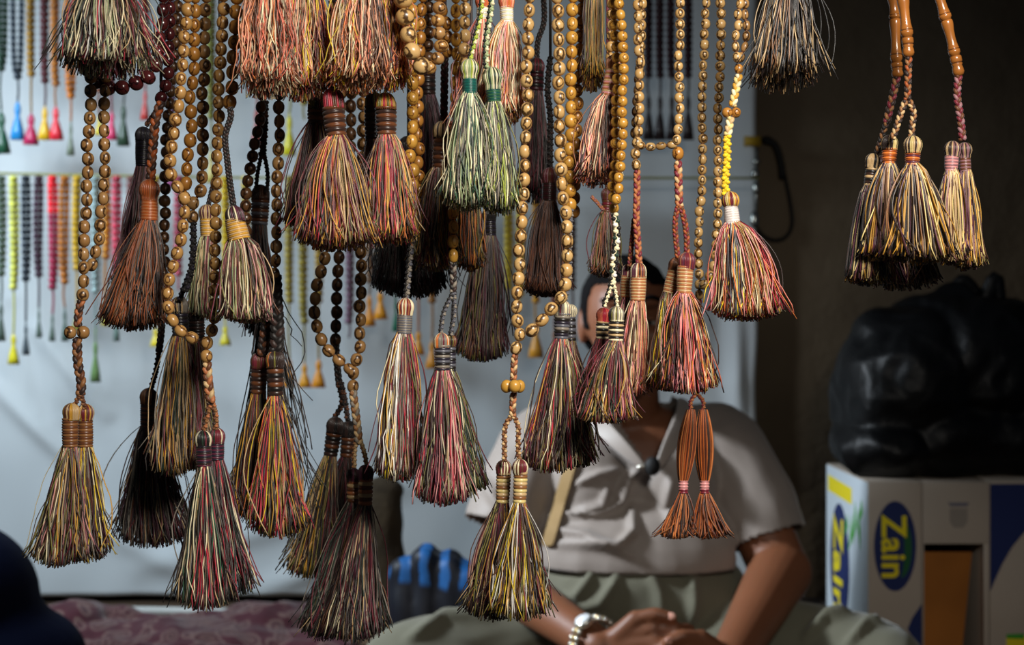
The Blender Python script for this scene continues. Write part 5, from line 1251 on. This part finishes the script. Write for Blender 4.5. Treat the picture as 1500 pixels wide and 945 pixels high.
# ---- 20 right hand group: turned wooden sticks
M_TURN = mat('turned_wood', 'a86a34', rough=.3, coat=.4, var=(30, .15)); M_GROOVE = None
def turned(parent, segs, D):
    """segs: list of pieces ((x0,y0),(x1,y1), profile) ; profile radii in px"""
    mb = MB()
    for (a, b, prof) in segs:
        lathe(mb, P(*a, D), P(*b, D), [(t_, r_/F*D) for t_, r_ in prof], c('a0622a'), 20, colf=lambda i, t_, prof=prof: c('4a2410') if 0 < i < len(prof)-1 and prof[i][1] < prof[i-1][1] and prof[i][1] < prof[i+1][1] and t_ > .3 and abs(t_-.5) > .12 or t_ in (0,) else c('a0622a'))
    return mb.build('turned_bead', mat_turn, parent)
mat_turn = mat('polished_turned_wood', attr=True, rough=.28, coat=.4, var=(60, .18))
BAL = [(0, 6), (.03, 8), (.08, 8.6), (.16, 8.4), (.3, 7.2), (.5, 6.6), (.66, 7.0), (.78, 8.0), (.80, 8.6), (.82, 7.2), (.84, 8.8), (.93, 8.6), (.95, 7.4), (1.0, 7.0)]
TIP = [(0, 6.5), (.08, 8.4), (.3, 8.6), (.36, 7.2), (.42, 8.2), (.5, 7.0), (.62, 8.0), (.8, 8.6), (.92, 7.0), (1, 3.5)]
NG = ['gold', 'dkbrown', 'tan', 'plum', 'straw', 'dkbrown', 'gold', 'black', 'bronze']
GT = 'turned wood tassel strings at the right'
D = .98
t = thing('prayer_beads', 'left turned wooden stick string at right with a dark striped bound golden tassel', 'prayer beads', P(1275, 425, D), GT)
turned(t, [((1308, -60), (1308, -6), BAL), ((1308, -5), (1311, 28), BAL), ((1311, 27), (1313, 92), BAL), ((1313, 91), (1315, 114), TIP)], D); hang(t, 1308, -60, D)
braid(t, [(1314, 112), (1309, 135), (1302, 165), (1299, 180)], D, 12, ['bronze', 'dkbrown', 'maroon'], 1.6)
braid(t, [(1300, 175), (1292, 200), (1284, 225)], D, 9, ['bronze', 'dkbrown', 'black'], 1.6)
tassel(t, (1278, 236, 10), ((1278, 246), (1274, 274), 9.5, 9), ['tan', 'black', 'dkbrown'], 7, (1238, 1300, 420), NG, D, 220, seed=59, hpal=['tan', 'black'], wrapr=.13, p=.65, rt=.0007, wav=.5, stray=1, ragged=.02)
tassel(t, (1292, 238, 9), ((1292, 246), (1294, 272), 9, 9), ['dkbrown', 'black'], 7, (1270, 1380, 427), ['dkbrown', 'bronze', 'black', 'plum', 'tan'], D+.04, 260, seed=60, wrapr=.13, p=.8, rt=.0006, wav=.5, stray=1, ragged=.02)
D = .95
t = thing('prayer_beads', 'middle turned wooden stick string at right with two orange bound golden tassels', 'prayer beads', P(1335, 390, D), GT)
turned(t, [((1321, -60), (1322, -6), BAL), ((1322, -5), (1329, 55), [(a, b*1.05) for a, b in BAL]), ((1329, 54), (1331, 84), TIP)], D); hang(t, 1321, -60, D)
braid(t, [(1331, 84), (1330, 115), (1329, 146)], D, 11, ['bronze', 'dkbrown', 'rust'], 1.6)
braid(t, [(1326, 148), (1319, 168), (1312, 190), (1307, 203)], D, 10, ['tan', 'dkbrown', 'bronze'], 1.5); braid(t, [(1332, 148), (1338, 165), (1336, 185), (1335, 200)], D, 10, ['tan', 'dkbrown', 'bronze'], 1.5)
tassel(t, (1303, 210, 11), ((1303, 217), (1302, 241), 11, 9.5), ['orange', 'rust'], 7, (1262, 1345, 385), NG, D+.015, 260, seed=61, hpal=['straw', 'dkbrown', 'tan'], wrapr=.12, p=.65, rt=.0007, wav=.5, stray=1, ragged=.02)
tassel(t, (1337, 213, 12.5), ((1337, 222), (1336, 243), 11, 9.5), ['orange', 'rust', 'plum'], 7, (1302, 1398, 388), NG, D-.005, 270, seed=62, hpal=['straw', 'dkbrown', 'tan'], wrapr=.12, p=.65, rt=.0007, wav=.5, stray=2, ragged=.02)
D = .97
t = thing('prayer_beads', 'rightmost turned wooden stick string with two mauve bound tassels', 'prayer beads', P(1408, 398, D), GT)
turned(t, [((1364, -70), (1371, -22), BAL), ((1371, -21), (1386, 30), [(a, b*1.05) for a, b in BAL]), ((1386, 29), (1399, 82), BAL), ((1399, 81), (1405, 112), TIP)], D); hang(t, 1364, -70, D)
braid(t, [(1404, 110), (1402, 140), (1407, 175), (1410, 205)], D, 12, ['mauve', 'brown', 'maroon'], 1.5)
tassel(t, (1395, 219, 11), ((1394, 228), (1393, 251), 10, 9), ['mauve', 'pink'], 10, (1372, 1418, 390), ['mauve', 'straw', 'plum', 'tan', 'brown', 'gold'], D, 210, seed=63, hpal=['dkbrown', 'tan', 'mauve'], wrapr=.05, p=.55, rt=.0007, wav=.5, stray=1)
tassel(t, (1413, 220, 10), ((1413, 230), (1414, 252), 8, 8), ['mauve', 'brown'], 9, (1393, 1443, 398), ['mauve', 'gold', 'plum', 'brown', 'tan', 'dkbrown', 'straw'], D+.018, 220, seed=64, hpal=['dkbrown', 'tan', 'mauve'], wrapr=.05, p=.75, rt=.0007, wav=.6, stray=2)

# rails overhead that carry the strings
fr_ = thing('hanging_rack', 'wooden frame of thin rails above the view carrying all the front strings', 'rack', (0, 1.02, RAIL_Z))
for d_ in sorted({round(r*50)/50 for r in RAILS}):
    mb = MB(); tube(mb, [(-.62, d_, RAIL_Z+.004), (.62, d_, RAIL_Z+.004)], .004, sides=8); mb.build('rail', M_WOOD, fr_, cols=False)
for x_ in (-.63, .63):
    mb = MB(); box(mb, (x_-.012, .88, RAIL_Z-.008), (x_+.012, 1.17, RAIL_Z+.016)); mb.build('side_bar', M_WOOD, fr_, smooth=False, cols=False)
